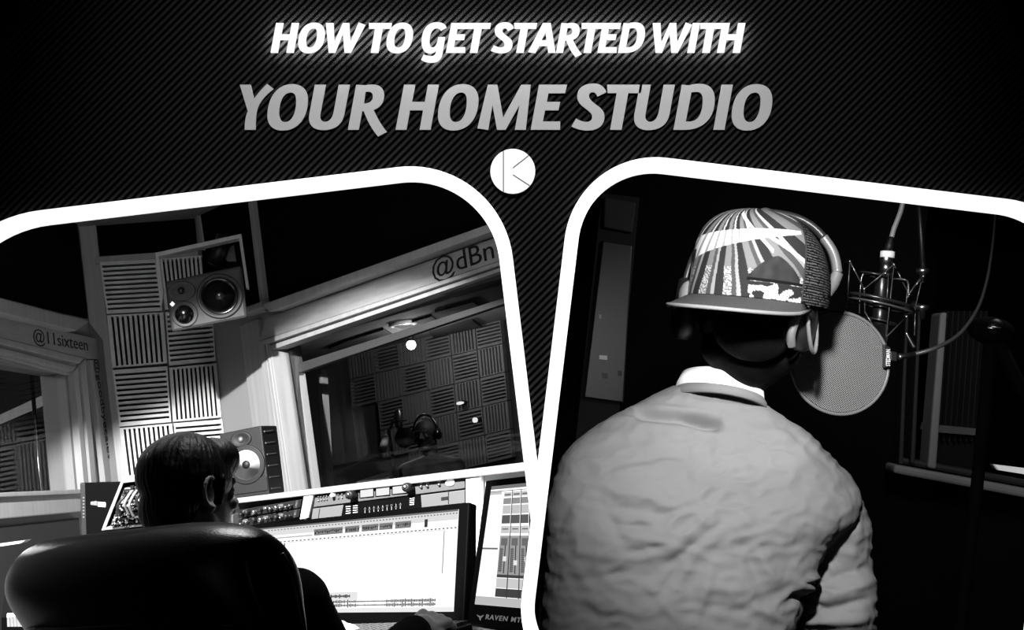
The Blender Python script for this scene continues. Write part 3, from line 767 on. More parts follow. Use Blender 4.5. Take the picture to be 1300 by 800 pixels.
# ---- patch bay, sloping, with cables
P8 = vplane(RA.at(170, 645, 3.5), 80, 18)
t = Thing('patch_bay', 'sloping wood-edged patch bay crowded with jacks and looping cables', 'patch bay', RA, RA.hit(168, 668, P8))
Q8 = [(155, 612), (215, 605), (215, 664), (130, 673)]
t.part('backing', MB().prism(q(P8, Q8), -P8[1] * .04), black)
for a in ([(153.5, 612), (157.5, 612), (133, 674), (128.5, 674)], [(156, 611.2), (216, 604), (216, 606.5), (155, 614)], [(131, 670.5), (216, 662), (216, 664.5), (129, 674)]):
    t.part('edging', MB().prism(q(P8, a, .012), -P8[1] * .05), mat('rail_wood', 128), bevel=.002)
def q8(u, v): 
    a = (Q8[0][0] * (1 - u) + Q8[1][0] * u, Q8[0][1] * (1 - u) + Q8[1][1] * u); b = (Q8[3][0] * (1 - u) + Q8[2][0] * u, Q8[3][1] * (1 - u) + Q8[2][1] * u)
    return (a[0] * (1 - v) + b[0] * v, a[1] * (1 - v) + b[1] * v)
random.seed(11)
for r_ in range(9):
    v0 = .14 + r_ * .093
    t.part('jack_row', MB().prism(q(P8, [q8(.1, v0), q8(.98, v0), q8(.98, v0 + .035), q8(.1, v0 + .035)], .003), -P8[1] * .003), mat('jack_strip', 165 if r_ % 2 else 110, .5))
    jm = MB()
    for k in range(22):
        u = .12 + k * .038 + random.uniform(-.006, .006)
        C = RA.hit(*q8(u, v0 + random.choice((-.02, .02, .05))), P8, .003); jm.lathe(C, P8[1], [(.0035, 0), (.0035, random.choice((.004, .02))), (.0001, .022)], 8)
    t.part('jacks', jm, random.choice((metal, rubber, metal)), label='row of jack sockets')
for k in range(7):
    u0 = .22 + k * .09; v0 = random.uniform(.12, .3); v1 = random.uniform(.6, .9); u1 = u0 - random.uniform(-.1, .12)
    pts = [RA.hit(*q8(u0, v0), P8, .005), RA.hit(*q8(u0 - .05, v0 + .02), P8, .05), RA.hit(*q8((u0 + u1) / 2 - .12, (v0 + v1) / 2), P8, .06), RA.hit(*q8(u1 - .04, v1 - .05), P8, .04), RA.hit(*q8(u1, v1), P8, .005)]
    t.part('patch_cable', MB().tube(smoothpath(pts), .0035, 8), mat('cable_grey', 120, .4, spec=.5) if k % 3 else rubber)
# ---- touch screens
def bil(Q, u, v):
    a = (Q[0][0] * (1 - u) + Q[1][0] * u, Q[0][1] * (1 - u) + Q[1][1] * u); b = (Q[3][0] * (1 - u) + Q[2][0] * u, Q[3][1] * (1 - u) + Q[2][1] * u)
    return (a[0] * (1 - v) + b[0] * v, a[1] * (1 - v) + b[1] * v)
def touchscreen(pl, outer, scr, label, rects, depth=.028):
    t = Thing('touchscreen', label, 'touch screen', RA, RA.hit((outer[2][0] + outer[3][0]) / 2, (outer[2][1] + outer[3][1]) / 2, pl))
    n = pl[1]
    t.part('bezel', MB().prism(q(pl, outer), -n * depth), mat('bezel_black', 2, .6, spec=.02), bevel=.004)
    sc = t.part('display', MB().prism(q(pl, scr, .0015), -n * .0015), emis('screen_white', 252, 1.25))
    gs = sorted(set(r[4] for r in rects)); mb = MB()
    for i, (u0, v0, u1, v1, g) in enumerate(rects):
        u0, u1 = min(u0, 1.0), min(u1, 1.0)
        if u1 - u0 < 1e-4: continue
        mb.add([RA.hit(*bil(scr, a, b), pl, .002 + i * 6e-6) for a, b in ((u0, v0), (u1, v0), (u1, v1), (u0, v1))], [[0, 1, 2, 3]], gs.index(g))
    t.part('screen_image', mb, [emis('screen_%d' % g, g, 1.0) for g in gs], sc)
    return t
P9 = vplane(RA.at(575.4, 776.5, 3.1), -42, 0)
P9 = vplane(RA.at(575.4, 776.5, 3.1), -42, 24)
S1 = [(322, 671.8), (582, 646.6), (575.4, 776.5), (322, 778.5)]
O1 = [(306, 668), (595.5, 637), (588, 797), (306, 799)]
rc = [(0, 0, 1, .10, 225), (0, .0, 1, .018, 120)]
random.seed(2)
UU = lambda x: (x - 322) / 257.0
for a, b in ((398, 434), (437, 455), (458, 479), (480, 497), (500, 520)): 
    rc.append((UU(a), .07, UU(b), .14, 130))
    for k in range(int((b - a) / 2.2)): 
        x = a + 1 + k * 2.2; rc.append((UU(x), .085 + random.uniform(0, .015), UU(x + 1.4), .085 + random.uniform(.015, .04), 40))
rc.append((UU(537), .07, UU(541), .15, 60)); rc.append((UU(350), .125, UU(396), .14, 190))
for k in range(46): rc.append((UU(350 + k * 5), .172, UU(352.6 + k * 5), .184, 90))
for k in range(60): rc.append((UU(340 + k * 4), .03, UU(342.2 + k * 4), .042, 130))
rc += [(UU(345), .19, UU(565), .196, 200), (UU(562), .2, UU(563), .62, 110), (UU(360), .2, UU(362), .5, 120)]
for k in range(14): rc.append((UU(346), .2 + k * .03, UU(357), .205 + k * .03, 150))
rc += [(UU(383), .78, UU(455), .87, 232), (0, .955, 1, 1, 238)]
for k in range(26):
    x = 399 + k * 1.8; h = random.uniform(.008, .022) * (0.4 if 9 < k < 12 else 1); rc.append((UU(x), .825 - h, UU(x + 1.6), .825 + h, 60))
for row in (.885, .925):
    rc.append((UU(390), row - .0015, UU(556), row + .0015, 150))
    for k in range(82):
        x = 392 + k * 2.0; d = .45 + .55 * abs(sin(k * 1.7) * sin(k * .53 + 1)); h = .005 + .024 * d * (.4 + .6 * random.random()) * (0.2 if 30 < k < 50 else .9); rc.append((UU(x), row - h, UU(x + 1.5), row + h, 70))
touchscreen(P9, O1, S1, 'wide black-framed touch screen showing a white editing window with waveforms', rc)
P10 = vplane(RA.at(602.6, 767, 3.05), -33, 24)
S2 = [(624, 617.6), (671, 613), (671, 772.8), (602.6, 767)]
O2 = [(616.5, 610), (672, 603.4), (672, 807), (592, 792)]
rc = [(0, 0, 1, .03, 120), (0, .045, 1, .05, 90), (.0, .05, .3, .075, 200), (.0, .52, .33, .535, 110), (0, .93, 1, 1, 190)]
c0 = .36
for k in range(4):
    a = c0 + k * .23
    rc += [(a, .06, a + .2, .1, 215), (a, .11, a + .2, .16, 150), (a + .02, .075, a + .18, .09, 120), (a, .17, a + .2, .24, 200), (a, .25, a + .2, .32, 95), (a, .34, a + .2, .40, 205), (a + .03, .36, a + .17, .37, 110),
           (a, .42, a + .21, .76, 160), (a + .03, .44, a + .17, .5, 110), (a + .12, .5, a + .14, .73, 40), (a + .02, .52, a + .08, .72, 120), (a + .09, .59 + .03 * (k % 2), a + .17, .63 + .03 * (k % 2), 235),
           (a, .74, a + .21, .765, 70), (a, .77, a + .21, .85, 205), (a, .855, a + .23, .925, 70), (a + .21, .05, a + .23, .93, 60)]
    for j in range(12): rc.append((a + .02, .53 + j * .016, a + .1, .535 + j * .016, 80))
t = touchscreen(P10, O2, S2, 'tilted touch screen showing mixer faders, at the right end of the desk', rc)
P0 = RA.hit(616, 786, P10, .001); P1 = RA.hit(655, 790, P10, .001); xd = (P1 - P0).normalized(); yd = P10[1].cross(xd)
t.part('lettering', text_mb('RAVEN MTi', P0, xd, yd, .0155, .0008, sx=(P1 - P0).length / .075, bold=.0003, spacing=1.2), mat('letter_light', 190, .5, emit=.1))
mb = MB()
for sgn in (-1, 1):
    Cx = 609.5; mb.prism(q(P10, [(Cx, 782.5), (Cx + sgn * 4.5, 780.4 + sgn * .3), (Cx + sgn * 3, 783 + sgn * .3), (Cx + sgn * 1.5, 784), (Cx + sgn * .6, 787), (Cx, 788)], .001), -P10[1] * .0008)
t.part('wing_logo', mb, mat('letter_light', 190, .5, emit=.1))
# stand block between the screens
single('screen_stand', MB().prism(q(vplane(RA.at(600, 700, 3.35), -42), [(593, 664), (604, 663), (604, 800), (590, 800)]), (0, .05, 0)), dark, 'black upright screen stand showing between the two touch screens', 'stand', RA, RA.at(598, 800, 3.35), bevel=.004)
# computer keyboard in front of the wide screen
KB = RA.at(500, 800, 2.93)
t = Thing('computer_keyboard', 'dark computer keyboard below the wide touch screen', 'keyboard', RA, V((KB.x, KB.y, zd)))
kd = V((cos(R(38)), -sin(R(38)), 0)); kn = V((sin(R(38)), cos(R(38)), 0)); KC = V((KB.x, KB.y + .05, zd + .012))
KC = RA.at(492, 806, 3.02)
zk = KC.z
t.loc.z = zk - .012; t.o.matrix_world = RA.m4(t.loc)
t.part('base', MB().box(KC, .42, .13, .02, (kd, kn, Z3)), dark, bevel=.003)
for r_ in range(5):
    for k in range(15): t.part('key', MB().box(KC + kd * (-.19 + k * .0272) + kn * (-.05 + r_ * .025) + Z3 * .014, .022, .020, .008, (kd, kn, Z3)), mat('key_grey', 60, .5))
# piano keyboard peeking out low behind the chair
P11 = vplane(RA.at(24, 795, 2.9), 88, 60)
t = Thing('piano_keyboard', 'white-keyed keyboard peeping out low behind the leather chair', 'keyboard', RA, RA.at(24, 806, 2.9))
t.part('case', MB().prism(q(P11, [(2, 784), (60, 781), (64, 806), (2, 808)], -.004), -P11[1] * .05), black)
for k in range(9):
    x = 8.5 + k * 4.2; t.part('key', MB().prism(q(P11, [(x, 784 - k * .35), (x + 3.7, 783.7 - k * .35), (x + 4.4, 796), (x + .6, 796)], .006), -P11[1] * .01), mat('ivory_key', 210, .4), bevel=.0008)
single('side_table_edge', MB().prism(q(vplane(RA.at(20, 690, 4.1), 85), [(-20, 693), (32, 686), (26, 690), (-20, 697)]), (0, .05, 0)), wood, 'pale edge of a low side table by the left wall behind the leather chair', 'shelf', RA, RA.at(10, 695, 4.1))  # only the pale edge of a side table is built
# ================================================================ figures
skin = mat('skin_grey', 185, 0.5, spec=0.4, bump=(300, 0.06))
skin_dark = mat('skin_dark', 70, 0.5, spec=0.35)
hairm = mat('black_hair', 7, 0.5, spec=0.35, bump=(160, 0.25, (1, 1, .12)))
cloth_black = mat('black_cloth', 9, 0.9, spec=0.1, bump=(300, .2))
leather = mat('black_leather', 8, 0.3, spec=0.65, bump=(350, 0.12))
def limb(mb, pts, rs, seg=14):
    for i in range(len(pts) - 1): mb.cone(pts[i], pts[i + 1], rs[i], rs[i + 1], seg)
def head_basis(f, up=V((0, 0, 1))):
    f = V(f).normalized(); u = (V(up) - f * f.dot(V(up))).normalized(); return f, u, f.cross(u)
def add_head(mb, C, f, up=V((0, 0, 1)), s=1.0, neck=True):
    f, u, r = head_basis(f, up); A = (r, f, u); P = lambda a, b, c: C + (r * a + f * b + u * c) * s
    mb.ball(P(0, -.012, .035), (.074 * s, .094 * s, .084 * s), A, 24, 16)
    mb.ball(P(0, .028, -.03), (.060 * s, .066 * s, .082 * s), A, 20, 14)
    mb.ball(P(0, .058, -.092), (.036 * s, .030 * s, .026 * s), A)
    for k in (-1, 1):
        mb.cone(P(k * .052, .0, -.055), P(k * .022, .062, -.092), .026 * s, .02 * s)
        mb.ball(P(k * .034, .078, -.012), (.022 * s, .016 * s, .018 * s), A)       # cheek
        mb.ball(P(k * .030, .078, .014), (.013 * s, .013 * s, .011 * s), A)        # eye
        mb.cone(P(k * .045, .076, .034), P(k * .012, .090, .030), .009 * s, .010 * s)   # brow
        # ear: bowl, helix and lobe
        e = P(k * .077, -.008, .0)
        mb.ball(e, (.007 * s, .015 * s, .027 * s), A)
        pts = [e + (r * k * (.008 + .006 * sin(a)) + f * (-.002 + -.019 * sin(a)) + u * (.006 + .030 * cos(a))) * s for a in [R(x) for x in range(-25, 170, 15)]]
        limb(mb, pts, [.0058 * s] * len(pts), 8)
        mb.ball(e + (r * k * .006 + f * .004 - u * .027) * s, .009 * s)
    mb.cone(P(0, .090, .022), P(0, .112, -.022), .009 * s, .013 * s)
    mb.ball(P(-.012, .100, -.026), .010 * s); mb.ball(P(.012, .100, -.026), .010 * s)
    mb.cone(P(-.020, .082, -.052), P(.020, .082, -.052), .009 * s, .009 * s); mb.cone(P(-.015, .081, -.064), P(.015, .081, -.064), .009 * s, .009 * s)
    if neck: mb.cone(P(0, -.028, -.03), P(0, -.042, -.175), .055 * s, .062 * s, 20)
def add_hand(mb, w, d, n, side, curl=0.5, s=1.0, spread=1.0):
    """w wrist, d pointing direction, n normal out of the back of the hand, side +1 thumb along +cross"""
    d = V(d).normalized(); n = (V(n) - d * d.dot(V(n))).normalized(); x = d.cross(n) * side
    A = (x, d, n)
    mb.cone(w - d * .02 * s, w + d * .03 * s, .024 * s, .026 * s)
    for k, off in enumerate((.030, .010, -.010, -.029)):      # metacarpals: index .. little
        a = w + (d * .018 + x * off * .62) * s; b = w + (d * (.088 - (.0, -.002, .004, .013)[k]) + x * off + n * .003) * s
        mb.cone(a, b, .0155 * s, .0118 * s)
        L = (.042, .047, .043, .033)[k]; rr = (.0095, .0098, .0093, .0082)[k] * s
        p = b; ang = 0.0; pts = [p]
        for j, (l, c) in enumerate(((L, .75), (L * .62, .95), (L * .5, .6))):
            ang += curl * c * (1 + .07 * k); dd = (d * cos(ang) - n * sin(ang) + x * off * 3.2 * spread * (1 - .5 * curl)).normalized(); p = p + dd * l * s; pts.append(p)
        limb(mb, pts, [rr * 1.05, rr, rr * .93, rr * .8], 10)
    t0 = w + (d * .022 + x * .026 - n * .006) * s
    t1 = w + (d * .052 + x * .050 - n * .014) * s
    t2 = w + (d * .084 + x * .058 - n * .024) * s
    t3 = w + (d * .108 + x * .054 - n * .032) * s
    limb(mb, [t0, t1, t2, t3], [.0165 * s, .013 * s, .0108 * s, .0088 * s], 10)
    mb.ball(w + (d * .05 - n * .012) * s, (.032 * s, .042 * s, .012 * s), A)
AT = RA.at
piping = mat('piping_highlight_leather', 30, 0.3, spec=0.6)  # paler than the chair leather, the rim highlight put into its colour
# ---- swivel chair
cf = azv(36); cw = V((cf.y, -cf.x, 0))
top = AT(134, 676, 2.02); zt = top.z
cc = V((top.x, top.y, 0)) + cf * .075
chair = Thing('office_chair', 'high-backed black leather swivel chair with its back to the opening', 'office chair', RA, V((cc.x + .22 * cf.x, cc.y + .22 * cf.y, ZB)))
mb = MB()
NW, NZ = 26, 22
def backpt(u, v, side):
    """u across -1..1, v up 0..1; side -1 rear, +1 front"""
    w = .300 * (1 - .10 * max(0, .35 - v) / .35)
    if u < 0: w *= 1 - .15 * min(1, max(0, (.93 - v) / .22)) ** 1.3
    zz = zt - .70 + .70 * v
    corner = 1.0
    th = .070 + .028 * math.exp(-((v - .90) / .09) ** 2) + (.012 if side > 0 else 0)
    e = (1 - abs(u) ** 9) ** .35 * (1 - abs(2 * v - 1) ** 14) ** .4
    bow = -.055 * u * u
    lean = -.10 * (v - .5) - .02
    return cc + cw * w * u * (1 - .06 * max(0, v - .8) / .2 * 1) + Z3 * (zz - .035 * abs(u) ** 6 * (v > .5) * v) + cf * (side * th * e + bow * -1 + lean)
def gridsurf(mb, fn, nu, nv, flip=False):
    vs = [fn(-1 + 2 * i / nu, j / nv) for j in range(nv + 1) for i in range(nu + 1)]
    fs = []
    for j in range(nv):
        for i in range(nu):
            a = j * (nu + 1) + i; f_ = [a, a + 1, a + nu + 2, a + nu + 1]; fs.append(f_[::-1] if flip else f_)
    mb.add(vs, fs, 0, True)
def uw(u): return math.copysign(1 - (1 - abs(u)) ** 2.2, u)
def vw(v): w = 2 * v - 1; return (math.copysign(1 - (1 - abs(w)) ** 2.0, w) + 1) / 2
gridsurf(mb, lambda u, v: backpt(uw(u), vw(v), -1), 60, 50); gridsurf(mb, lambda u, v: backpt(uw(u), vw(v), 1), 60, 50, True)
bo = chair.part('backrest', mb, leather)
for sgn in (-1, 1):
    for sd in (-.75, .9):
        pts = [backpt(sgn * .985, .02 + k * .93 / 24, sd) + cw * sgn * .002 for k in range(25)]
        chair.part('piping', MB().tube(pts, .0055, 8), piping, bo)
sl = MB(); sl.tube([backpt(-.93 + k * 1.86 / 30, .80, -1) - cf * .001 for k in range(31)], .003, 6)
chair.part('seam', sl, leather, bo)
sc_ = cc + cf * .37
mb = MB().box(V((sc_.x, sc_.y, zt - .76)), .46, .54, .11, (cw, cf, Z3)); chair.part('seat', mb, leather, bevel=.04)
for sgn in (-1, 1):
    a = sc_ + cw * .27 * sgn
    arm = chair.part('armrest', MB().box(V((a.x, a.y, zt - .50)), .06, .32, .04, (cw, cf, Z3)), leather, bevel=.015)
    chair.part('arm_post', MB().tube([V((a.x, a.y, zt - .78)), V((a.x, a.y, zt - .51))], .02), dark, arm)
chair.part('gas_column', MB().tube([V((sc_.x, sc_.y, zt - .81)), V((sc_.x, sc_.y, ZB + .10))], .03), dark)
for k in range(5):
    a = R(72 * k); e = V((sc_.x + .24 * cos(a), sc_.y + .24 * sin(a), ZB + .07))
    lg = chair.part('leg', MB().cone(V((sc_.x, sc_.y, ZB + .12)), e, .03, .018), dark)
    chair.part('caster', MB().lathe(e - Z3 * .04 - V((sin(a), -cos(a), 0)) * .02, V((sin(a), -cos(a), 0)), [(.03, 0), (.03, .04)], 16), dark, lg)
# ---- man at the desk
HC = AT(242, 632, 2.60)
hf = azv(40) + V((0, 0, -.14))
mb = MB(); add_head(mb, HC, hf, s=.96)
f, u, r = head_basis(hf)
bf = azv(36); br = V((bf.y, -bf.x, 0))
nb_ = HC - u * .17 - f * .04
chest = nb_ - Z3 * .16 - bf * .0
hip = nb_ - Z3 * .43 - bf * .0
RS, RE, RW = AT(372, 768, 2.42), AT(440, 885, 2.54), AT(530, 800, 2.80)
LS, LE, LW = AT(190, 770, 2.62), AT(290, 835, 2.80), AT(388, 803, 3.02)
for a in (-1, 1): mb.ball(chest + br * .075 * a, (.11, .10, .17), (br, bf, Z3))
mb.cone(chest, hip, .13, .11); mb.cone(hip - br * .09, hip + br * .09, .10, .10)
for S_ in (RS, LS): mb.cone(nb_ - Z3 * .05, S_, .06, .06)
limb(mb, [RS, RE, RW], [.056, .042, .027]); limb(mb, [LS, LE, LW], [.056, .042, .027])
for sgn in (-1, 1):
    h0 = hip + br * .1 * sgn; k0 = h0 + bf * .42 + Z3 * .03; a0 = k0 + bf * .03 - Z3 * .40
    a0.z = ZB + .08
    limb(mb, [h0, k0, a0], [.085, .058, .042]); mb.cone(a0 - Z3 * .02, a0 + bf * .17 - Z3 * .045, .04, .032)
add_hand(mb, RW, (AT(574, 772, 2.95) - RW), V((.25, -.55, .8)), 1, 0.75, 1.0)
add_hand(mb, LW, (AT(432, 797, 3.06) - LW), V((.0, -.45, .9)), 1, 0.42, 1.0)
man = Thing('person', 'dark-haired person in black seated in the leather chair, hands over the desk', 'person', RA, V((hip.x, hip.y, ZB)))
body = man.adopt('body', remesh(mb, .0042, 4, .5), skin)
hb = MB(); P = lambda a, b, c: HC + r * a + f * b + u * c
hb.ball(P(0, -.016, .042), (.085, .101, .092), (r, f, u), 28, 18)
hb.ball(P(0, -.052, -.018), (.068, .055, .072), (r, f, u), 24, 16)
hb.ball(P(0, .045, .078), (.066, .062, .048), (r, f, u), 20, 14)
for k in (-1, 1): hb.cone(P(k * .072, .022, .03), P(k * .070, .020, -.012), .014, .008)
hm_ = remesh(hb, .003, 6, .5)
for v_, n_ in zip(hm_.vertices, [v.normal.copy() for v in hm_.vertices]):
    d_ = v_.co - HC; a_ = math.atan2(d_.dot(f), d_.dot(r)); v_.co = v_.co + n_ * (.0022 * noise.noise(V((a_ * 22, d_.z * 18, d_.x * 20))) + .003 * noise.noise(d_ * 25))
man.adopt('hair', hm_, hairm, label='short black hair')
sb = MB()
for a in (-1, 1): sb.ball(chest + br * .075 * a, (.122, .112, .18), (br, bf, Z3))
sb.cone(chest, hip, .142, .122); sb.cone(hip - br * .09, hip + br * .09, .112, .112)
for S_ in (RS, LS): sb.cone(nb_ - Z3 * .055, S_, .066, .072)
limb(sb, [RS, RE, RW - (RW - RE).normalized() * .02], [.070, .056, .042]); limb(sb, [LS, LE, LW - (LW - LE).normalized() * .02], [.070, .056, .042])
for sgn in (-1, 1):
    h0 = hip + br * .1 * sgn; k0 = h0 + bf * .42 + Z3 * .03; a0 = k0 + bf * .03 - Z3 * .38; a0.z = ZB + .12
    limb(sb, [h0, k0, a0], [.095, .070, .055])
man.adopt('dark_clothes', remesh(sb, .006, 5, .5), cloth_black, label='black long-sleeved top and dark trousers')
# ================================================================ vocal booth behind the big window
PBk = vplane(RA.at(560, 500, 10.0), -50)
bm_ = mat('booth_wall', 46, 0.85); 
zcb = RA.at(500, 434, 10).z
bd = azv(-50); 
A0 = PBk[0] + bd * 2.4; A1 = PBk[0] - bd * 3.0
struct('wall_booth_back', MB().prism([vert(A0, ZB), vert(A1, ZB), vert(A1, zcb), vert(A0, zcb)], -PBk[1] * .1), bm_, RA)
lw0 = P4(hs0 - .15, 0, -TH - .05); 
struct('wall_booth_left', MB().prism([vert(lw0, ZB), vert(A0, ZB), vert(A0, zcb), vert(lw0, zcb)], (-.1, 0, 0)), mat('booth_side', 26, .85), RA)
rw0 = P4(HS1 + .05, 0, -TH - .05)
struct('ceiling_booth', MB().prism([vert(lw0, zcb), vert(rw0, zcb), vert(A1, zcb), vert(A0, zcb)], (0, 0, .1)), mat('booth_ceiling', 80, .8), RA)
# dark ceiling panels set in the booth ceiling
PZ = (V((0, 0, zcb)), V((0, 0, -1)))
for i, quad in enumerate(([(418, 443), (440, 434), (487, 419), (500, 428), (448, 446)], [(478, 452), (535, 434), (552, 446), (492, 462)], [(505, 415), (548, 402), (560, 412), (520, 424)], [(552, 397), (600, 384), (612, 392), (562, 408)], [(545, 424), (600, 408), (612, 416), (556, 434)])):
    P = q(PZ, quad, .02); lo = sum(P, V((0, 0, 0))) / len(P)
    single('ceiling_panel', MB().prism(P, (0, 0, .02)), mat('ceiling_panel_dark', 18, .9), 'dark square acoustic panel fixed under the vocal booth ceiling', 'acoustic panel', RA, lo, 'dark panels under the booth ceiling')
random.seed(4)
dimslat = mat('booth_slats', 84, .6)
cols = 7; rows = 5
for c in range(cols):
    for r_ in range(rows):
        x0 = 446 + c * 32.5; y0 = 446 - c * 7.6 + r_ * 36
        sk = 3.2
        quad = [(x0 + r_ * sk, y0), (x0 + 31.5 + r_ * sk, y0 - 7.6), (x0 + 31.5 + (r_ + 1) * sk, y0 + 27.8), (x0 + (r_ + 1) * sk, y0 + 35.4)]
        if x0 + 33 > 672: continue
        if (c, r_) in ((0, 2), (0, 3), (0, 4), (1, 4)): continue
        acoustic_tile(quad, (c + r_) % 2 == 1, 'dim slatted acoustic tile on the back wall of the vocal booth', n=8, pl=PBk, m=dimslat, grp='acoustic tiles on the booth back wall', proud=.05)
# downlights
def downlight(px, py, lab, on):
    c = RA.hit(px, py, PZ, .0)
    t = Thing('downlight', lab, 'ceiling light', RA, c - Z3 * .03)
    t.part('trim_ring', MB().lathe(c, (0, 0, -1), [(.10, 0), (.10, .02), (.075, .028), (.07, .0)], 32), mat('ring_white', 200, .4))
    t.part('bulb', MB().ball(c - Z3 * (.05 if on else .01), .05 if on else .04), emis('bulb_on', 255, 14.0) if on else emis('bulb_dim', 150, 1.0))
    return c
cb1 = RA.at(522, 438, 9.3)
t = Thing('hanging_lamp', 'brightly lit small bulb hanging below the vocal booth ceiling', 'lamp', RA, cb1 - Z3 * .04)
t.part('stem', MB().tube([cb1 + Z3 * .04, V((cb1.x, cb1.y, zcb))], .008), dark)
t.part('socket', MB().lathe(cb1 + Z3 * .03, Z3, [(.03, 0), (.025, .05), (.01, .06)], 16), dark)
t.part('bulb', MB().ball(cb1, .035), emis('bulb_on', 255, 14.0))
downlight(511, 409, 'unlit round downlight nearest the booth window header', False)
for x, y, r_, lab in ((583, 512, 5.2, 'small oval glow imitating a reflection in the booth glass above the singer'), (602, 533.5, 3.2, 'small round glow imitating a glass reflection, lower right of the oval one')):
    c = RA.hit(x, y, PBk, .12); k = r_ * c.y / F
    t = Thing('glass_reflection', lab, 'lamp', RA, c - Z3 * k)  # added glows stand in for room lights reflected in the booth glass
    t.part('glow_backing', MB().lathe(c + (PBk[0] - PBk[0]) - PBk[1] * .12, PBk[1], [((k * .8, k * .6), 0), ((k * .8, k * .6), .11)], 20, sx=bd), dark)
    t.part('glow_face', MB().lathe(c, PBk[1], [((k, k * .4 if r_ > 4 else k), -.02), ((k, k * .4 if r_ > 4 else k), 0), (1e-4, .01)], 20, sx=bd), emis('reflection_glow', 255, 1.2))
# ---- singer in the booth with microphone
HC2 = RA.at(541, 553, 8.8); f2 = (azv(200)) ; mb = MB(); sN = .95
add_head(mb, HC2, f2, s=sN)
f, u, r = head_basis(f2)
nk = HC2 - u * .165
LS2, RS2 = nk + r * .19 - Z3 * .07, nk - r * .19 - Z3 * .07
for s_ in (LS2, RS2): mb.cone(nk - Z3 * .02, s_, .055, .055)
hp2 = nk - Z3 * .60
for a in (-1, 1): mb.ball(nk - Z3 * .2 + r * .07 * a, (.11, .10, .19), (r, f, u))
mb.cone(nk - Z3 * .2, hp2, .13, .13)
limb(mb, [LS2, LS2 - Z3 * .28 + r * .04, LS2 - Z3 * .42 + f * .2], [.05, .042, .028]); limb(mb, [RS2, RS2 - Z3 * .28 - r * .04, RS2 - Z3 * .42 + f * .2], [.05, .042, .028])
for s_, sd in ((LS2, 1), (RS2, -1)): add_hand(mb, s_ - Z3 * .42 + f * .2, f, Z3, sd, .5)
ft = min(hp2.z - .82, hp2.z - .3)
for a in (-1, 1): limb(mb, [hp2 + r * .08 * a, hp2 + r * .09 * a - Z3 * .4, V((hp2.x, hp2.y, ZB + .06)) + r * .09 * a], [.08, .055, .04]); mb.cone(V((hp2.x, hp2.y, ZB + .04)) + r * .09 * a, V((hp2.x, hp2.y, ZB + .04)) + r * .09 * a + f * .16, .035, .03)
sg = Thing('person', 'distant person in a dark t-shirt and headphones singing behind the booth glass', 'person', RA, V((hp2.x, hp2.y, ZB)))
sg.adopt('body', remesh(mb, .008, 3, .5), mat('skin_darker', 22, .5))
sb = MB()
for s_ in (LS2, RS2): sb.cone(nk - Z3 * .025, s_, .062, .066)
for a in (-1, 1): sb.ball(nk - Z3 * .2 + r * .07 * a, (.12, .11, .2), (r, f, u))
sb.cone(nk - Z3 * .2, hp2, .145, .145); limb(sb, [LS2, LS2 - Z3 * .2 + r * .03], [.066, .058]); limb(sb, [RS2, RS2 - Z3 * .2 - r * .03], [.066, .058])
sg.adopt('shirt', remesh(sb, .009, 4, .5), mat('shirt_dark', 34, .8), label='dark short-sleeved shirt')
hb = MB(); hb.ball(HC2 + u * .042 - f * .014, (.080, .096, .088), (r, f, u)); sg.adopt('hair', remesh(hb, .007, 3, .5), mat('hair_cap', 30, .5, bump=(120, .5)))
hp = Thing('headphones', 'headphones worn by the distant singer in the booth', 'headphones', RA, HC2 - u * .04)
pts = [HC2 + r * .092 * cos(R(a)) + u * (.02 + .125 * sin(R(a))) for a in range(-5, 186, 10)]
hp.part('headband', MB().tube(pts, .009, 8), gloss)
for k in (-1, 1): hp.part('ear_cup', MB().lathe(HC2 + r * k * .078, r * k, [(.035, 0), (.04, .012), (.036, .03), (.01, .034)], 20), gloss)
def mic_rig(Y=8.5):
    G = lambda x, y: RA.at(x, y, Y)
    t = Thing('microphone_stand', 'microphone on a boom stand with pop screen beside the distant singer', 'microphone stand', RA, V((G(503, 600).x, Y, ZB)))
    b = G(503, 600)
    t.part('pole', MB().tube([V((b.x, Y, ZB + .03)), G(494, 545)], .012), dark)
    t.part('boom', MB().tube([G(494, 548), G(505, 522)], .010), metal)
    t.part('base', MB().lathe(V((b.x, Y, ZB)), Z3, [(.16, 0), (.16, .02), (.02, .04)], 24), dark)
    m_ = t.part('microphone', MB().lathe(G(505, 519), G(507, 545) - G(505, 519), [(.012, 0), (.02, .01), (.026, .03), (.026, .12), (.018, .14), (.001, .142)], 18), metal)
    t.part('shock_mount', MB().tube([G(506, 535) + V((.055 * cos(R(a)), .055 * sin(R(a)), 0)) for a in range(0, 360, 20)], .004, 6, closed=True), gloss, m_)
    t.part('pop_screen', MB().lathe(G(514, 556), (-.1, -.9, .2), [(.07, 0), (.07, .008)], 28), mat('pop_black', 12, .7))
    t.part('clamp', MB().cone(G(486, 570), G(490, 556), .03, .022), mat('clamp_grey', 140, .5))
mic_rig()
single('music_stand_shelf', MB().prism([RA.at(453, 611, 7.2), RA.at(497, 597, 8.0), RA.at(500, 606, 8.0), RA.at(480, 613, 7.2)], (0, 0, -.03)), mat('shelf_grey', 90, .7), 'pale corner of a low table at the left of the booth', 'table', RA, RA.at(475, 612, 7.2))
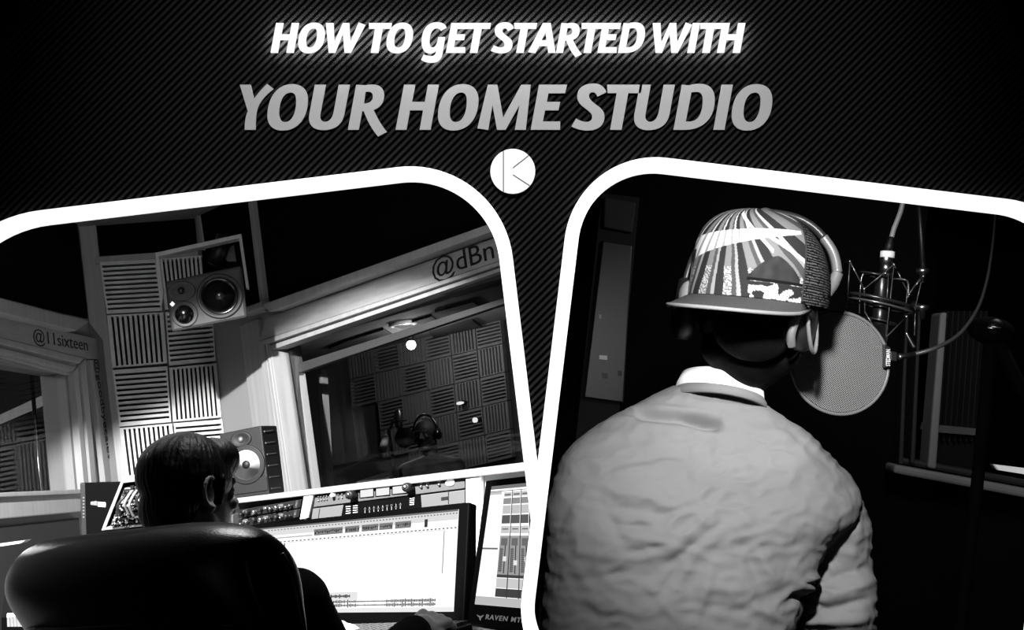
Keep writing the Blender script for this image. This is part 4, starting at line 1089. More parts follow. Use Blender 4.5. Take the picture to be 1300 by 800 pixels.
# ================================================================ recording booth seen through the right opening
BT = RB.at
ZB2 = -1.62
def zx(*a): return V(a)
struct('floor_booth', MB().prism([V((-.05, 1.05, ZB2)), V((3.2, 1.05, ZB2)), V((3.2, 5.2, ZB2)), V((-.05, 5.2, ZB2))], (0, 0, -.08)), carpet, RB)
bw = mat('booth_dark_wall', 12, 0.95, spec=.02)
PBW = (V((0, 4.4, 0)), V((0, -1, 0)))
hx0, hz0b = RB.hit(1142, 592, PBW).x, RB.hit(1150, 592, PBW).z
LXB = lambda z, Y: V(((29 / F * Y - RB.M[0][2] * z) / RB.M[0][0], Y, z))   # left edge of the room along the partition
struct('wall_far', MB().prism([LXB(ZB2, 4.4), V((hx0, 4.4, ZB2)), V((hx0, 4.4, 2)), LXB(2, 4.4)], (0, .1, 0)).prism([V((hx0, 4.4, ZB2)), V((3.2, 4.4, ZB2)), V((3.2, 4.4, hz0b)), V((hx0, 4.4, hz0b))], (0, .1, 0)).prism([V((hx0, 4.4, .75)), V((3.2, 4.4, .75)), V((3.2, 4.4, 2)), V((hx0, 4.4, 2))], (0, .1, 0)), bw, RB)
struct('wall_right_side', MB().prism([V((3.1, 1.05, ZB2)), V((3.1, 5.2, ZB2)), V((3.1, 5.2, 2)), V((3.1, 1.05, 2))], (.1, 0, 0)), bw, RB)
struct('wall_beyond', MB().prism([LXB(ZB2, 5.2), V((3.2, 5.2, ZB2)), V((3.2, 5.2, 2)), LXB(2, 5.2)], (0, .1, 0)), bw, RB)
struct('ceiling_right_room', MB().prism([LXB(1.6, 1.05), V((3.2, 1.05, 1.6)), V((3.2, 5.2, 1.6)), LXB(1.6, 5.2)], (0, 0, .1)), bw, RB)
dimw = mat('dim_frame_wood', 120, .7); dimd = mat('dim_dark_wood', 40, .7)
def pq(pts, Y): return [BT(x, y, Y) for x, y in pts]
def pl_(pts, Y, d=.04): return MB().prism(pq(pts, Y), (0, d, 0))
w3 = struct('window_3', pl_([(1136, 590), (1310, 622), (1310, 634), (1134, 601)], 4.3, .14), dimw, RB, bevel=.01)
struct('window_sill', pl_([(1140, 580), (1310, 611), (1310, 620), (1138, 588)], 4.36, .14), dimd, RB, parent=w3, bevel=.01)
for a, m_ in (([(1150, 400), (1154, 400), (1147, 590), (1141, 590)], dimd), ([(1166, 395), (1170, 395), (1162, 590), (1156, 588)], dimd), ([(1194, 398), (1203, 396), (1189, 596), (1178, 594)], dimw)):
    struct('window_frame', pl_(a, 4.34, .1), m_, RB, parent=w3, bevel=.008)
struct('window_pane', pl_([(1190, 300), (1400, 300), (1400, 640), (1180, 600)], 4.42, .008), glassmat('window_glass_b', .04, .8), RB, parent=w3)
# pleated curtain behind
mb = MB(); vs = []; N = 90
for j in range(2):
    for i in range(N + 1):
        x = 1195 + i * .62; p = BT(x + (-12 if j else 0), 395 if j == 0 else 560, 4.65); vs.append(p + V((0, .03 * sin(i * .55), 0)))
k = N + 1
mb.add(vs + [v + V((0, .006, 0)) for v in vs], [[i, i + 1, i + 1 + k, i + k] for i in range(N)] + [[2 * k + i + k, 2 * k + i + 1 + k, 2 * k + i + 1, 2 * k + i] for i in range(N)], 0, True)
single('curtain', mb, mat('curtain_grey', 70, .9), 'dim pleated curtain hanging behind the far window', 'curtain', RB, BT(1215, 560, 4.65), recalc=False)
t = Thing('low_shelf', 'dim shelf with a pale top edge behind the far window', 'shelf', RB, V((BT(1225, 560, 4.7).x, 4.75, ZB2)))
t.part('top', pl_([(1193, 540), (1256, 546), (1253, 554), (1190, 549)], 4.6, .2), mat('shelf_pale', 150, .6))
t.part('body', MB().prism([BT(1190, 552, 4.65), BT(1253, 556, 4.65), V((BT(1245, 700, 4.65).x, 4.65, ZB2)), V((BT(1180, 700, 4.65).x, 4.65, ZB2))], (0, .2, 0)), dimd)
single('bright_strip', pl_([(1263, 590), (1312, 596), (1312, 604), (1268, 597)], 4.4, .02), mat('strip_white_glow', 250, .6, emit=.25), 'small bright strip at the right end of the far window', 'light strip', RB, BT(1285, 600, 4.4))  # white strip with a weak emission of its own
# left background: glazed door
t = Thing('equipment_cabinet', 'dim tall cabinet with two doors in the dark left background', 'cabinet', RB, V((BT(785, 500, 4.2).x, 4.25, ZB2)))
cab = mat('cabinet_grey', 38, .7)
t.part('body', MB().prism([BT(764, 245, 4.2), BT(812, 251, 4.2), V((BT(770, 640, 4.2).x + .04, 4.2, ZB2)), V((BT(728, 640, 4.2).x, 4.2, ZB2))], (0, .15, 0)), mat('cabinet_dark', 20, .8))
t.part('upper_door', pl_([(767, 250), (808, 257), (803, 296), (766, 289)], 4.185, .02), cab, bevel=.005)
d_ = t.part('glass_door', pl_([(765, 305), (803, 311), (792, 512), (741, 505)], 4.185, .02), mat('cabinet_mid', 27, .35, spec=.6), bevel=.005)
for x, y, w_, h_, g_ in ((766, 454, 10, 6, 170), (762, 402, 3, 6, 120), (768, 477, 7, 7, 70), (787, 474, 5, 7, 60)):
    t.part('lamp_highlight', pl_([(x - w_ / 2, y - h_ / 2), (x + w_ / 2, y - h_ / 2 + .8), (x + w_ / 2, y + h_ / 2), (x - w_ / 2, y + h_ / 2 - .8)], 4.18, .01), emis('lamp_highlight_%d' % g_, g_ * .7), d_)  # glowing patches put in as small lamp highlights on the door
# ---- man in cap
HB = BT(957, 402, 1.86)
fB = azv(8) + V((0, 0, -.05))
f, u, r = head_basis(fB)
mb = MB(); add_head(mb, HB, fB, neck=False, s=.95)
nB = BT(918, 505, 1.955)
mb.cone(HB - u * .05 + f * .035, nB, .050, .046, 20); mb.cone(nB, BT(908, 640, 1.93), .046, .05)
RSb, REb, RWb = BT(1062, 660, 1.90), BT(1060, 850, 1.93), BT(1015, 830, 2.19)
LSb, LEb, LWb = BT(742, 620, 1.92), BT(728, 840, 1.98), BT(800, 830, 2.2)
limb(mb, [BT(912, 640, 1.90), RSb, REb, RWb], [.06, .034, .034, .026]); limb(mb, [BT(912, 640, 1.90), LSb, LEb, LWb], [.06, .034, .034, .026])
add_hand(mb, RWb, V((-.1, 1, .1)), V((.2, 0, 1)), -1, .5); add_hand(mb, LWb, V((.1, 1, .1)), V((-.2, 0, 1)), 1, .5)
hipB = BT(880, 950, 1.86)
mb.cone(BT(900, 660, 1.90), hipB, .07, .09)
for sg_ in (-1, 1):
    h0 = hipB + V((.09 * sg_, 0, 0)); kn_ = V((h0.x + .09, h0.y + .05, (h0.z + ZB2) / 2)); limb(mb, [h0, kn_, V((h0.x + .18, h0.y, ZB2 + .08))], [.085, .06, .045])
    mb.cone(V((h0.x + .18, h0.y, ZB2 + .04)), V((h0.x + .18, h0.y + .18, ZB2 + .035)), .04, .033)
pb = Thing('person', 'person seen from behind in grey t-shirt, patterned cap and headphones', 'person', RB, V((hipB.x + .18, hipB.y, ZB2)))
pb.adopt('body', remesh(mb, .005, 4, .5), mat('skin_black_shade', 9, .7, spec=.06))
hb = MB(); hb.ball(HB + u * .028 - f * .012, (.073, .089, .080), (r, f, u)); hb.ball(HB - u * .018 - f * .040, (.062, .045, .052), (r, f, u))
pb.adopt('hair', remesh(hb, .005, 5, .5), mat('cropped_hair', 8, .8, spec=.1, bump=(400, .4)), label='closely cropped black hair')
# trousers
tb_ = MB()
for sg_ in (-1, 1):
    h0 = hipB + V((.09 * sg_, 0, 0)); kn_ = V((h0.x + .09, h0.y + .05, (h0.z + ZB2) / 2)); limb(tb_, [h0, kn_, V((h0.x + .18, h0.y, ZB2 + .12))], [.115, .08, .065])
tb_.cone(hipB - V((.09, 0, 0)), hipB + V((.09, 0, 0)), .125, .125)
pb.adopt('trousers', remesh(tb_, .01, 4, .5), cloth_black, label='dark trousers')
# shirt: loft of sections between left and right silhouette points
secs = [((856, 492), (972, 515), 1.93, .055), ((800, 517), (1012, 541), 1.93, .075), ((752, 547), (1050, 578), 1.925, .095), ((716, 580), (1082, 618), 1.91, .11), ((701, 615), (1082, 652), 1.895, .118),
        ((696, 660), (1040, 702), 1.88, .122), ((690, 740), (1010, 772), 1.87, .126), ((686, 830), (992, 862), 1.86, .126), ((684, 960), (990, 992), 1.85, .122), ((690, 1080), (990, 1110), 1.85, .12)]
def secpt(k, a):
    (L, Rr, Y, dh) = secs[k]
    A, B = BT(L[0], L[1], Y), BT(Rr[0], Rr[1], Y); c = (A + B) / 2; h = (B - A) / 2
    e = 2 / 2.6
    ca, sa = cos(a), sin(a)
    return c + h * math.copysign(abs(ca) ** e, ca) + V((0, 1, 0)) * dh * math.copysign(abs(sa) ** e, sa)
sh = MB(); SEG = 72
rings = []
for k in range(len(secs)):
    rings.append([secpt(k, 2 * pi * i / SEG) for i in range(SEG)])
# smooth along the spine
cols_ = [smoothpath([rings[k][i] for k in range(len(secs))], 6) for i in range(SEG)]
NR = len(cols_[0])
sh.add([cols_[i][j] for j in range(NR) for i in range(SEG)], [[j * SEG + i, j * SEG + (i + 1) % SEG, (j + 1) * SEG + (i + 1) % SEG, (j + 1) * SEG + i] for j in range(NR - 1) for i in range(SEG)] + [list(range(SEG)), list(range((NR - 1) * SEG, NR * SEG))[::-1]])
limb(sh, [BT(1052, 640, 1.90), BT(1064, 672, 1.905), BT(1066, 715, 1.91), BT(1060, 765, 1.90), BT(1060, 835, 1.92)], [.044, .048, .050, .058, .058], 20)
limb(sh, [BT(745, 625, 1.90), BT(738, 690, 1.96), BT(735, 790, 2.0)], [.05, .055, .058], 20)
me = remesh(sh, .0038, 3, .5)
creases = [  # (x0,y0,x1,y1, half width px, depth m; + is a ridge)
 (806, 527, 862, 531, 6, -.014), (862, 531, 914, 541, 6, -.017), (800, 519, 905, 527, 7, .006), (840, 545, 920, 553, 9, .004),
 (915, 528, 1000, 560, 9, .004), (925, 540, 985, 572, 5, -.003), (995, 545, 1050, 592, 6, -.003), (1020, 560, 1078, 612, 5, .003),
 (770, 640, 850, 655, 6, -.004), (778, 625, 860, 640, 6, .004), (775, 665, 838, 668, 5, -.005), (790, 678, 870, 700, 6, .004), (800, 700, 860, 690, 5, -.004),
 (780, 600, 840, 590, 6, .003), (800, 586, 880, 576, 6, -.003), (840, 705, 905, 650, 6, .004), (850, 715, 915, 665, 5, -.004), (870, 640, 915, 610, 6, .003),
 (905, 610, 900, 560, 5, -.002), (885, 700, 850, 760, 8, .004), (875, 700, 830, 770, 6, -.003), (905, 720, 880, 800, 8, .004), (960, 700, 985, 740, 8, .004), (945, 690, 965, 740, 8, -.005),
 (730, 700, 790, 712, 7, .003), (720, 740, 800, 725, 6, -.003), (740, 760, 810, 780, 7, .003), (700, 690, 725, 640, 8, -.003), (760, 630, 790, 690, 8, -.004), (930, 640, 975, 690, 8, .003),
 (880, 745, 960, 752, 7, .003), (870, 765, 950, 778, 6, -.003), (955, 770, 985, 785, 6, .003), (975, 650, 1000, 640, 6, .002), (820, 740, 860, 790, 6, .003),
 (1012, 742, 1060, 752, 5, .010), (1008, 756, 1050, 772, 5, -.010), (1020, 735, 1040, 728, 4, .008), (1040, 765, 1104, 738, 7, .008), (1030, 780, 1100, 760, 5, -.008), (1020, 790, 1098, 784, 7, .007),
 (1050, 735, 1100, 722, 6, -.005), (1070, 650, 1062, 700, 6, -.003), (1090, 660, 1082, 715, 6, .003), (1045, 700, 1062, 730, 6, .004), (1075, 690, 1100, 700, 6, -.003)]
n0 = [v.normal.copy() for v in me.vertices]
for v, n in zip(me.vertices, n0):
    p = v.co
    if p.z < -.62 or n.y > .35: continue
    x, y = RB.px(p)
    wgt = min(1, max(0, (.35 - n.y) / .5))
    d = 0.0
    for (x0, y0, x1, y1, w_, a_) in creases:
        if x < min(x0, x1) - 3 * w_ or x > max(x0, x1) + 3 * w_ or y < min(y0, y1) - 3 * w_ or y > max(y0, y1) + 3 * w_: continue
        dx, dy = x1 - x0, y1 - y0; L2 = dx * dx + dy * dy; t_ = ((x - x0) * dx + (y - y0) * dy) / L2; tc = min(1, max(0, t_))
        dd = math.hypot(x - x0 - tc * dx, y - y0 - tc * dy); taper = .35 + .65 * (4 * tc * (1 - tc)) ** .5
        d += a_ * taper * math.exp(-(dd / w_) ** 2)
    q1 = V((p.x * 9 + p.z * 5, p.y * 4, p.z * 16 - p.x * 4)); q2 = V((p.x * 26 + p.z * 14, p.y * 10, p.z * 52 - p.x * 16))
    d += .0075 * noise.noise(q1) + .0040 * (1 - 2 * abs(noise.noise(q2))) * (.6 + .9 * max(0, noise.noise(q1 * .6 + V((3, 1, 7))))) + .0008 * noise.noise(p * 95)
    v.co = p + n * d * wgt
pb.adopt('shirt', me, mat('tshirt_grey', 108, .9, spec=.12, bump=(900, .12)), label='crumpled grey t-shirt')
def ringband(c, rx, ry, ax, h, th, m, name, lab=None, wob=0):
    X = V((1, 0, 0)) ; ax = V(ax).normalized(); X = (X - ax * X.dot(ax)).normalized(); Y = ax.cross(X)
    mb = MB(); n_ = 64
    prof = [(-th, -h / 2), (0, -h / 2 + th * .2), (th * .3, 0), (0, h / 2 - th * .2), (-th, h / 2), (-th * 1.2, 0)]
    vs = []
    for i in range(n_):
        a = 2 * pi * i / n_
        for (dr, dz) in prof: vs.append(c + X * (rx + dr - dz * wob) * cos(a) + Y * (ry + dr - dz * wob) * sin(a) + ax * dz)
    k = len(prof)
    mb.add(vs, [[i * k + j, ((i + 1) % n_) * k + j, ((i + 1) % n_) * k + (j + 1) % k, i * k + (j + 1) % k] for i in range(n_) for j in range(k)], 0, True)
    return pb.part(name, mb, m, label=lab)
axn = (V(BT(918, 500, 1.9)) - V(BT(908, 560, 1.9))).normalized() + V((0, .25, 0))
ringband(BT(912, 507, 1.93), .071, .080, axn, .022, .006, mat('tshirt_grey', 122), 'collar', 'ribbed grey collar', .5)
ringband(BT(914, 492, 1.935), .0645, .075, axn, .030, .004, mat('white_cotton', 245, .8), 'undershirt', 'white undershirt collar', .3)
# ---- cap, worn brim backwards
cd = -azv(36); cp = V((cd.y, -cd.x, 0))
cu = (V((0, 0, 1)) + f * .02).normalized()
cap_c = BT(962, 384, 1.838)
capT = Thing('baseball_cap', 'patterned flat-brimmed cap worn backwards by the person in the grey t-shirt', 'cap', RB, cap_c)
def cappt(a, v):
    """a azimuth from the brim direction, v 0 rim .. 1 crown button"""
    fr_ = .5 + .5 * cos(a)
    pw = 2.1 + 5.0 * fr_ ** 2
    rr = (1 - v ** pw) ** (1 / (1.9 + .9 * fr_))
    R0 = .100 + .006 * abs(sin(a)) - .002
    H = .118 + .010 * fr_
    d = cd * cos(a) * (R0 + .004) + cp * sin(a) * (R0 - .003)
    return cap_c + d * rr + cu * (H * v + .006 * fr_ * v) + cd * .0
NA, NV = 560, 190
vs = []; cols2 = []
def fanpat(s, v, a):
    if abs(s) > 1:
        ln_ = (v * 34 + .3 * noise.noise(V((a * 6, v * 20, 2)))) % 1.0
        g = 16
        if ln_ < .42 and noise.noise(V((a * 30, v * 60, 5))) > -.25: g = 95 if abs(s) < 2.2 else 60
        return g
    if v < .17 and s > .28:
        return (215 if (int(s * 60) + int(v * 90)) % 3 else 120) if (noise.noise(V((s * 6, v * 16, 1))) > -.05) else 40
    if abs(v - .19) < .018 and s > .25: return 15
    if s < .95 and v > .19 and v < .46 - 1.1 * abs(s - .62) ** 1.5 and s > .12: return 48 + 14 * noise.noise(V((s * 9, v * 9, 0)))
    vl_, vu_ = .33 + .21 * (s + 1), .61 + .085 * (s + 1)
    if vl_ < v < vu_ and s < .95:
        if -.9 < s < -.72 and v < .5: return 60
        return 235 if ((math.atan2(s + .12, 1.15 - v) * 5) % 1.0 < .7 or s > .1) else 150
    if 0 < s < .55 and abs(v - (.90 - .72 * s)) < .022: return 235
    if .4 < s < 1 and abs(v - (.69 - .40 * (s - .4))) < .022: return 230
    th = math.atan2(s + .12 - .0, 1.15 - v)
    w_ = (th * 2.75 + .22 + .05 * noise.noise(V((s * 3, v * 5, 0)))) % 1.0
    if s < -.86: return 245
    if w_ < .34: return 45
    if w_ < .68: return 120 if v > .3 else (185 if noise.noise(V((s * 26, v * 60, 3))) > 0 else 110)
    if w_ < .86: return 75
    return 200 if v > .6 else 150
FA = R(62)
for j in range(NV + 1):
    v = (j / NV) ** .8 * .9995
    for i in range(NA):
        a = -pi + 2 * pi * i / NA
        vs.append(cappt(a, v)); cols2.append(fanpat(-a / FA, v, a))
top_i = len(vs); vs.append(cappt(0, .9999)); cols2.append(60)
mb = MB(); mb.add(vs, [[j * NA + i, j * NA + (i + 1) % NA, (j + 1) * NA + (i + 1) % NA, (j + 1) * NA + i] for j in range(NV) for i in range(NA)] + [[NV * NA + i, NV * NA + (i + 1) % NA, top_i] for i in range(NA)], 0, True)
capm = bpy.data.materials.new('printed_cap_cloth'); capm.use_nodes = True
b_ = capm.node_tree.nodes['Principled BSDF']; b_.inputs['Roughness'].default_value = .85; b_.inputs['Specular IOR Level'].default_value = .1
at_ = capm.node_tree.nodes.new('ShaderNodeAttribute'); at_.attribute_name = 'print'; capm.node_tree.links.new(at_.outputs['Color'], b_.inputs['Base Color'])
co_ = capT.part('crown', mb, capm, recalc=False)
ca_ = co_.data.color_attributes.new('print', 'FLOAT_COLOR', 'POINT')
for i, g in enumerate(cols2):
    l_ = lin(g * .9); ca_.data[i].color = (l_, l_, l_, 1)
capT.part('button', MB().ball(cappt(0, .9999), (.009, .009, .005)), mat('button_pale', 70, .6), co_)
capT.part('seam', MB().tube([cappt(-FA, k / 24 * .96) + (cappt(-FA, k / 24 * .96) - cap_c).normalized() * .0008 for k in range(25)], .0012, 6), mat('seam_dark', 40, .8), co_)
# brim
mb = MB(); nb2, nr2 = 40, 12; vs = []
for lay in (0, 1):
    for j in range(nr2 + 1):
        for i in range(nb2 + 1):
            a = -R(66) + R(132) * i / nb2; base = cappt(-a, 0.0) - cap_c
            ext = .074 * (max(0, cos(a * 90 / 66)) ** .42) * j / nr2
            side = cp * (-math.copysign(abs(sin(a)) ** 1.5, a)) * .010 * j / nr2
            p = cap_c + base * (1 if j else .985) + (cd * ext) + side - cu * (ext * .30 + .012 * (1 - cos(a)) * j / nr2) - cu * (.004 * lay + .0)
            vs.append(p)
K = (nr2 + 1) * (nb2 + 1); fs = []
for j in range(nr2):
    for i in range(nb2):
        a = j * (nb2 + 1) + i; fs.append([a, a + 1, a + nb2 + 2, a + nb2 + 1]); fs.append([K + a + nb2 + 1, K + a + nb2 + 2, K + a + 1, K + a])
e_ = [j * (nb2 + 1) for j in range(nr2 + 1)] + [nr2 * (nb2 + 1) + i for i in range(1, nb2 + 1)] + [j * (nb2 + 1) + nb2 for j in range(nr2 - 1, -1, -1)] + [i for i in range(nb2 - 1, 0, -1)]
for a, b in zip(e_, e_[1:] + e_[:1]): fs.append([a, b, b + K, a + K])
mb.add(vs, fs, 0, True)
br_ = capT.part('brim', mb, mat('brim_cloth', 62, .8, bump=(500, .2)))
capT.part('brim_edge', MB().tube([vs[nr2 * (nb2 + 1) + i] - cu * .002 for i in range(nb2 + 1)], .0028, 8), mat('brim_edge', 120, .7), br_)
# ---- headphones
hp = Thing('headphones', 'large dark headphones worn over the patterned cap', 'headphones', RB, HB - u * .05)
silver = mat('headphone_silver', 120, .35, metal=.3, spec=.6)
hf2 = f * .006
path = [(1031, 383), (1047, 374), (1056, 362), (1062, 348), (1060, 333), (1055, 318), (1045, 303), (1030, 288), (1010, 277), (985, 271.5), (955, 270), (925, 277), (898, 295), (880, 325), (870, 355), (866, 380)]
Yh = [1.825, 1.83, 1.84, 1.845, 1.85, 1.855, 1.86, 1.865, 1.87, 1.87, 1.87, 1.89, 1.90, 1.90, 1.90, 1.90]
def bandmesh(pts, w0, th):
    P = smoothpath(pts, 6); mb = MB(); vs = []; n_ = len(P); c = sum(P, V((0, 0, 0))) / n_
    for i, p in enumerate(P):
        t_ = (P[min(i + 1, n_ - 1)] - P[max(i - 1, 0)]).normalized(); Y = V((0, 1, 0)); Y = (Y - t_ * Y.dot(t_)).normalized(); o_ = t_.cross(Y)
        for (a, b) in ((-1, -1), (-1.15, 0), (-1, 1), (1, 1), (1.15, 0), (1, -1)): vs.append(p + Y * w0 * a + o_ * th * b)
    fs = [[i * 6 + j, (i + 1) * 6 + j, (i + 1) * 6 + (j + 1) % 6, i * 6 + (j + 1) % 6] for i in range(n_ - 1) for j in range(6)] + [list(range(6)), list(range((n_ - 1) * 6, n_ * 6))[::-1]]
    return mb.add(vs, fs, 0, True)
PP = [BT(x, y, Y) for (x, y), Y in zip(path, Yh)]
hb_ = hp.part('headband', bandmesh(PP[6:11] + PP[11:13], .013, .0045), mat('band_dark', 45, .4, spec=.5), label='dark padded top of the band')
hp.part('slider', bandmesh(PP[3:7], .012, .0055), silver); hp.part('slider', bandmesh(PP[12:16], .010, .004), mat('band_dark', 45))
hp.part('hinge', bandmesh(PP[1:4], .010, .007), silver)
yk = [BT(1044, 375, 1.80), BT(1022, 387, 1.77), BT(1011, 403, 1.76), BT(1004, 422, 1.76), BT(1003, 436, 1.77)]
hp.part('yoke', bandmesh(yk, .010, .0050), silver)
axc = (V((.9, -.38, 0)) ).normalized()
cupc = BT(1026, 405, 1.80)
cupo = hp.part('ear_cup', MB().lathe(cupc - axc * .02, axc, [((.030, .040), 0), ((.036, .047), .006), ((.037, .048), .018), ((.033, .044), .026), ((.020, .028), .030), (1e-4, .031)], 40, sx=(0, 0, 1)) if False else MB().lathe(cupc - axc * .02, axc, [((.040, .030), 0), ((.047, .036), .006), ((.048, .037), .018), ((.044, .033), .026), ((.028, .02), .030), (1e-4, .031)], 40, sx=(-.15, 0, 1)), mat('cup_dark', 30, .4, spec=.5))
hp.part('cup_rim', MB().tube([cupc + axc * .006 + (V((-.15, 0, 1)).normalized() * .0475 * cos(R(a)) + axc.cross(V((-.15, 0, 1)).normalized()) * .0365 * sin(R(a))) for a in range(0, 360, 10)], .003, 8, closed=True), silver, cupo)
cl = BT(874, 392, 1.90)
hp.part('ear_cup', MB().lathe(cl, (-1, -.1, 0), [((.040, .030), -.01), ((.047, .036), -.004), ((.048, .037), .010), ((.044, .033), .018), (1e-4, .022)], 36, sx=(-.15, 0, 1)), mat('cup_dark', 30, .4, spec=.5))
hp.part('cup_pad', MB().lathe(BT(872, 372, 1.86), (-.8, -.6, 0), [((.016, .010), -.006), ((.020, .013), 0), ((.016, .010), .006)], 24, sx=(.5, 0, 1)), mat('pad_pale', 120, .7))
# ---- microphone in its cradle
Ym = 2.06; G = lambda x, y, d=0: BT(x, y, Ym + d); pxm = Ym / F
mt = Thing('microphone', 'black studio microphone hanging upside down in a wire cradle', 'microphone', RB, G(1117, 425))
ax = (G(1116, 420) - G(1122, 330)).normalized()
bd_ = mt.part('body', MB().lathe(G(1121, 346), ax, [(.0105, 0), (.0125, .004), (.0125, .055), (.0118, .056), (.0125, .057), (.0125, .085), (.0118, .086), (.0125, .088), (.013, .112), (.010, .12), (1e-4, .121)], 28), mat('mic_black', 20, .3, spec=.6))
mt.part('grille', MB().lathe(G(1117, 412), ax, [(.0132, 0), (.0138, .004), (.0138, .028), (.011, .036), (1e-4, .038)], 28), mat('mic_grille', 60, .35, metal=.8, bump=(1500, .8)), bd_)
mt.part('connector', MB().lathe(G(1126, 322), ax, [(.009, 0), (.0105, .001), (.0105, .016), (.009, .017), (.009, .030), (.0125, .031), (.0125, .038)], 24), metal)
mt.part('white_ring', MB().lathe(G(1127, 319), ax, [(.0105, 0), (.0118, .0005), (.0118, .0105), (.0105, .011)], 24), mat('ring_pale', 235, .4))
mt.part('strain_relief', MB().lathe(G(1132, 300), (G(1127.5, 319) - G(1132, 300)), [(.003, 0), (.0045, .004), (.007, .014), (.008, .026)], 16), rubber)
single('microphone_cable', MB().tube(smoothpath([G(1132, 301), G(1135, 290), G(1139, 280), G(1144, 266), G(1150, 240), G(1158, 200), G(1175, 100), G(1180, -60)]), .0042, 10), mat('cable_pale', 130, .4, spec=.5), 'pale cable rising from the top of the hanging microphone', 'cable', RB, G(1132, 301))
wire = mat('cradle_wire', 110, .3, metal=.7); blackw = mat('cradle_black', 30, .3, spec=.6)
ct = Thing('shock_mount', 'black wire cradle of hoops and cords around the microphone', 'microphone cradle', RB, G(1117, 425))
def hoop(x, y, rx, ry, rad, m, nm='hoop', tilt=.12):
    P = [G(x, y) + V((rx * pxm * cos(R(a)), rx * pxm * sin(R(a)) * .9, 0)) + V((0, 0, -1)) * (rx * pxm * cos(R(a)) * tilt) for a in range(0, 360, 10)]
    ct.part(nm, MB().tube(P, rad, 8, closed=True), m)
hoop(1116, 382, 42, 6, .0028, blackw); hoop(1116, 388, 41, 6, .0018, wire); hoop(1112, 350, 20, 4, .0018, blackw, 'inner_hoop'); hoop(1118, 408, 20, 4, .0018, blackw, 'inner_hoop')
cords = [((1079, 332, -.03), (1076, 378, -.03)), ((1079, 332, -.03), (1097, 367, -.02)), ((1097, 367, -.02), (1135, 336, -.03)), ((1135, 336, -.03), (1125, 427, -.04)), ((1128, 347, -.03), (1126, 380, -.045)), ((1126, 427, -.04), (1151, 402, .02)),
         ((1154, 374, .02), (1172, 350, .01)), ((1155, 372, .0), (1170, 350, .03)), ((1171, 352, .01), (1162, 390, .01)), ((1162, 390, .01), (1161, 426, .0)), ((1076, 378, -.03), (1073, 400, -.03)), ((1092, 366, .0), (1091, 398, .0)), ((1135, 336, .02), (1153, 372, .02)), ((1097, 367, -.02), (1098, 396, -.02)), ((1098, 396, -.02), (1112, 420, -.02)), ((1153, 358, .02), (1149, 402, .02))]
for (a, b) in cords: ct.part('cord', MB().tube([G(*a), G(*b)], .0010, 6), wire)
for x, y in ((1079, 332), (1097, 367), (1135, 336), (1154, 374), (1151, 402), (1172, 351), (1076, 378)): ct.part('clip', MB().ball(G(x, y, -.02), .0028), metal)
ct.part('bracket', MB().tube(smoothpath([G(1108, 347, .01), G(1098, 347, 0), G(1094, 352, 0), G(1092, 368, 0)]), .0015, 6), wire)
ct.part('bracket', MB().tube(smoothpath([G(1134, 354, .01), G(1148, 355, 0), G(1153, 360, 0), G(1153, 378, 0)]), .0015, 6), wire)
for x, y in ((1171.5, 346), (1171, 392.5)):
    ct.part('thumb_nut', MB().lathe(G(x, y - 2.5, .01), (0.1, 0, -1), [(.006, -.004), (.0105, -.003), (.0105, .003), (.005, .006), (.004, .02)], 20), metal)
ct.part('hanger_rod', MB().tube([G(1172, 342, .01), G(1168, 276, .03), G(1160, 190, .06)], .0045, 10), dark)
ct.part('arm', MB().tube([G(1158, 386, .02), G(1171, 392, .01)], .006), dark)
ct.part('lever', MB().cone(G(1151, 424), G(1160, 440), .002, .004), metal)
# ---- pop screen on gooseneck
Yp = 1.98; Gp = lambda x, y, d=0: BT(x, y, Yp + d)
pt = Thing('pop_screen', 'round metal-mesh pop screen on a curved gooseneck in front of the microphone', 'pop screen', RB, Gp(1066, 526))
pc = Gp(1066, 461); pr = 65 * Yp / F; pn = V((.12, -1, .10)).normalized()
meshm = bpy.data.materials.new('perforated_metal'); meshm.use_nodes = True
nt = meshm.node_tree; b_ = nt.nodes['Principled BSDF']; b_.inputs['Base Color'].default_value = (.3, .3, .3, 1); b_.inputs['Roughness'].default_value = .5; b_.inputs['Metallic'].default_value = .3
tc = nt.nodes.new('ShaderNodeTexCoord'); sp = nt.nodes.new('ShaderNodeSeparateXYZ'); nt.links.new(tc.outputs['Object'], sp.inputs[0])
mx_ = []
for op, sgn in (('ADD', 1), ('SUBTRACT', -1)):
    a1 = nt.nodes.new('ShaderNodeMath'); a1.operation = op; nt.links.new(sp.outputs[0], a1.inputs[0]); nt.links.new(sp.outputs[2], a1.inputs[1])
    a2 = nt.nodes.new('ShaderNodeMath'); a2.operation = 'MULTIPLY'; a2.inputs[1].default_value = 1750; nt.links.new(a1.outputs[0], a2.inputs[0])
    a3 = nt.nodes.new('ShaderNodeMath'); a3.operation = 'SINE'; nt.links.new(a2.outputs[0], a3.inputs[0]); mx_.append(a3)
ml = nt.nodes.new('ShaderNodeMath'); ml.operation = 'MAXIMUM'; nt.links.new(mx_[0].outputs[0], ml.inputs[0]); nt.links.new(mx_[1].outputs[0], ml.inputs[1])
gt = nt.nodes.new('ShaderNodeMath'); gt.operation = 'GREATER_THAN'; gt.inputs[1].default_value = .6; nt.links.new(ml.outputs[0], gt.inputs[0]); nt.links.new(gt.outputs[0], b_.inputs['Alpha'])
pt.part('mesh_disc', MB().lathe(pc, pn, [(pr * .96, 0), (pr * .96, .0008)], 64, sm=False), meshm)
e1 = (V((1, 0, 0)) - pn * pn.x).normalized(); e2 = pn.cross(e1)
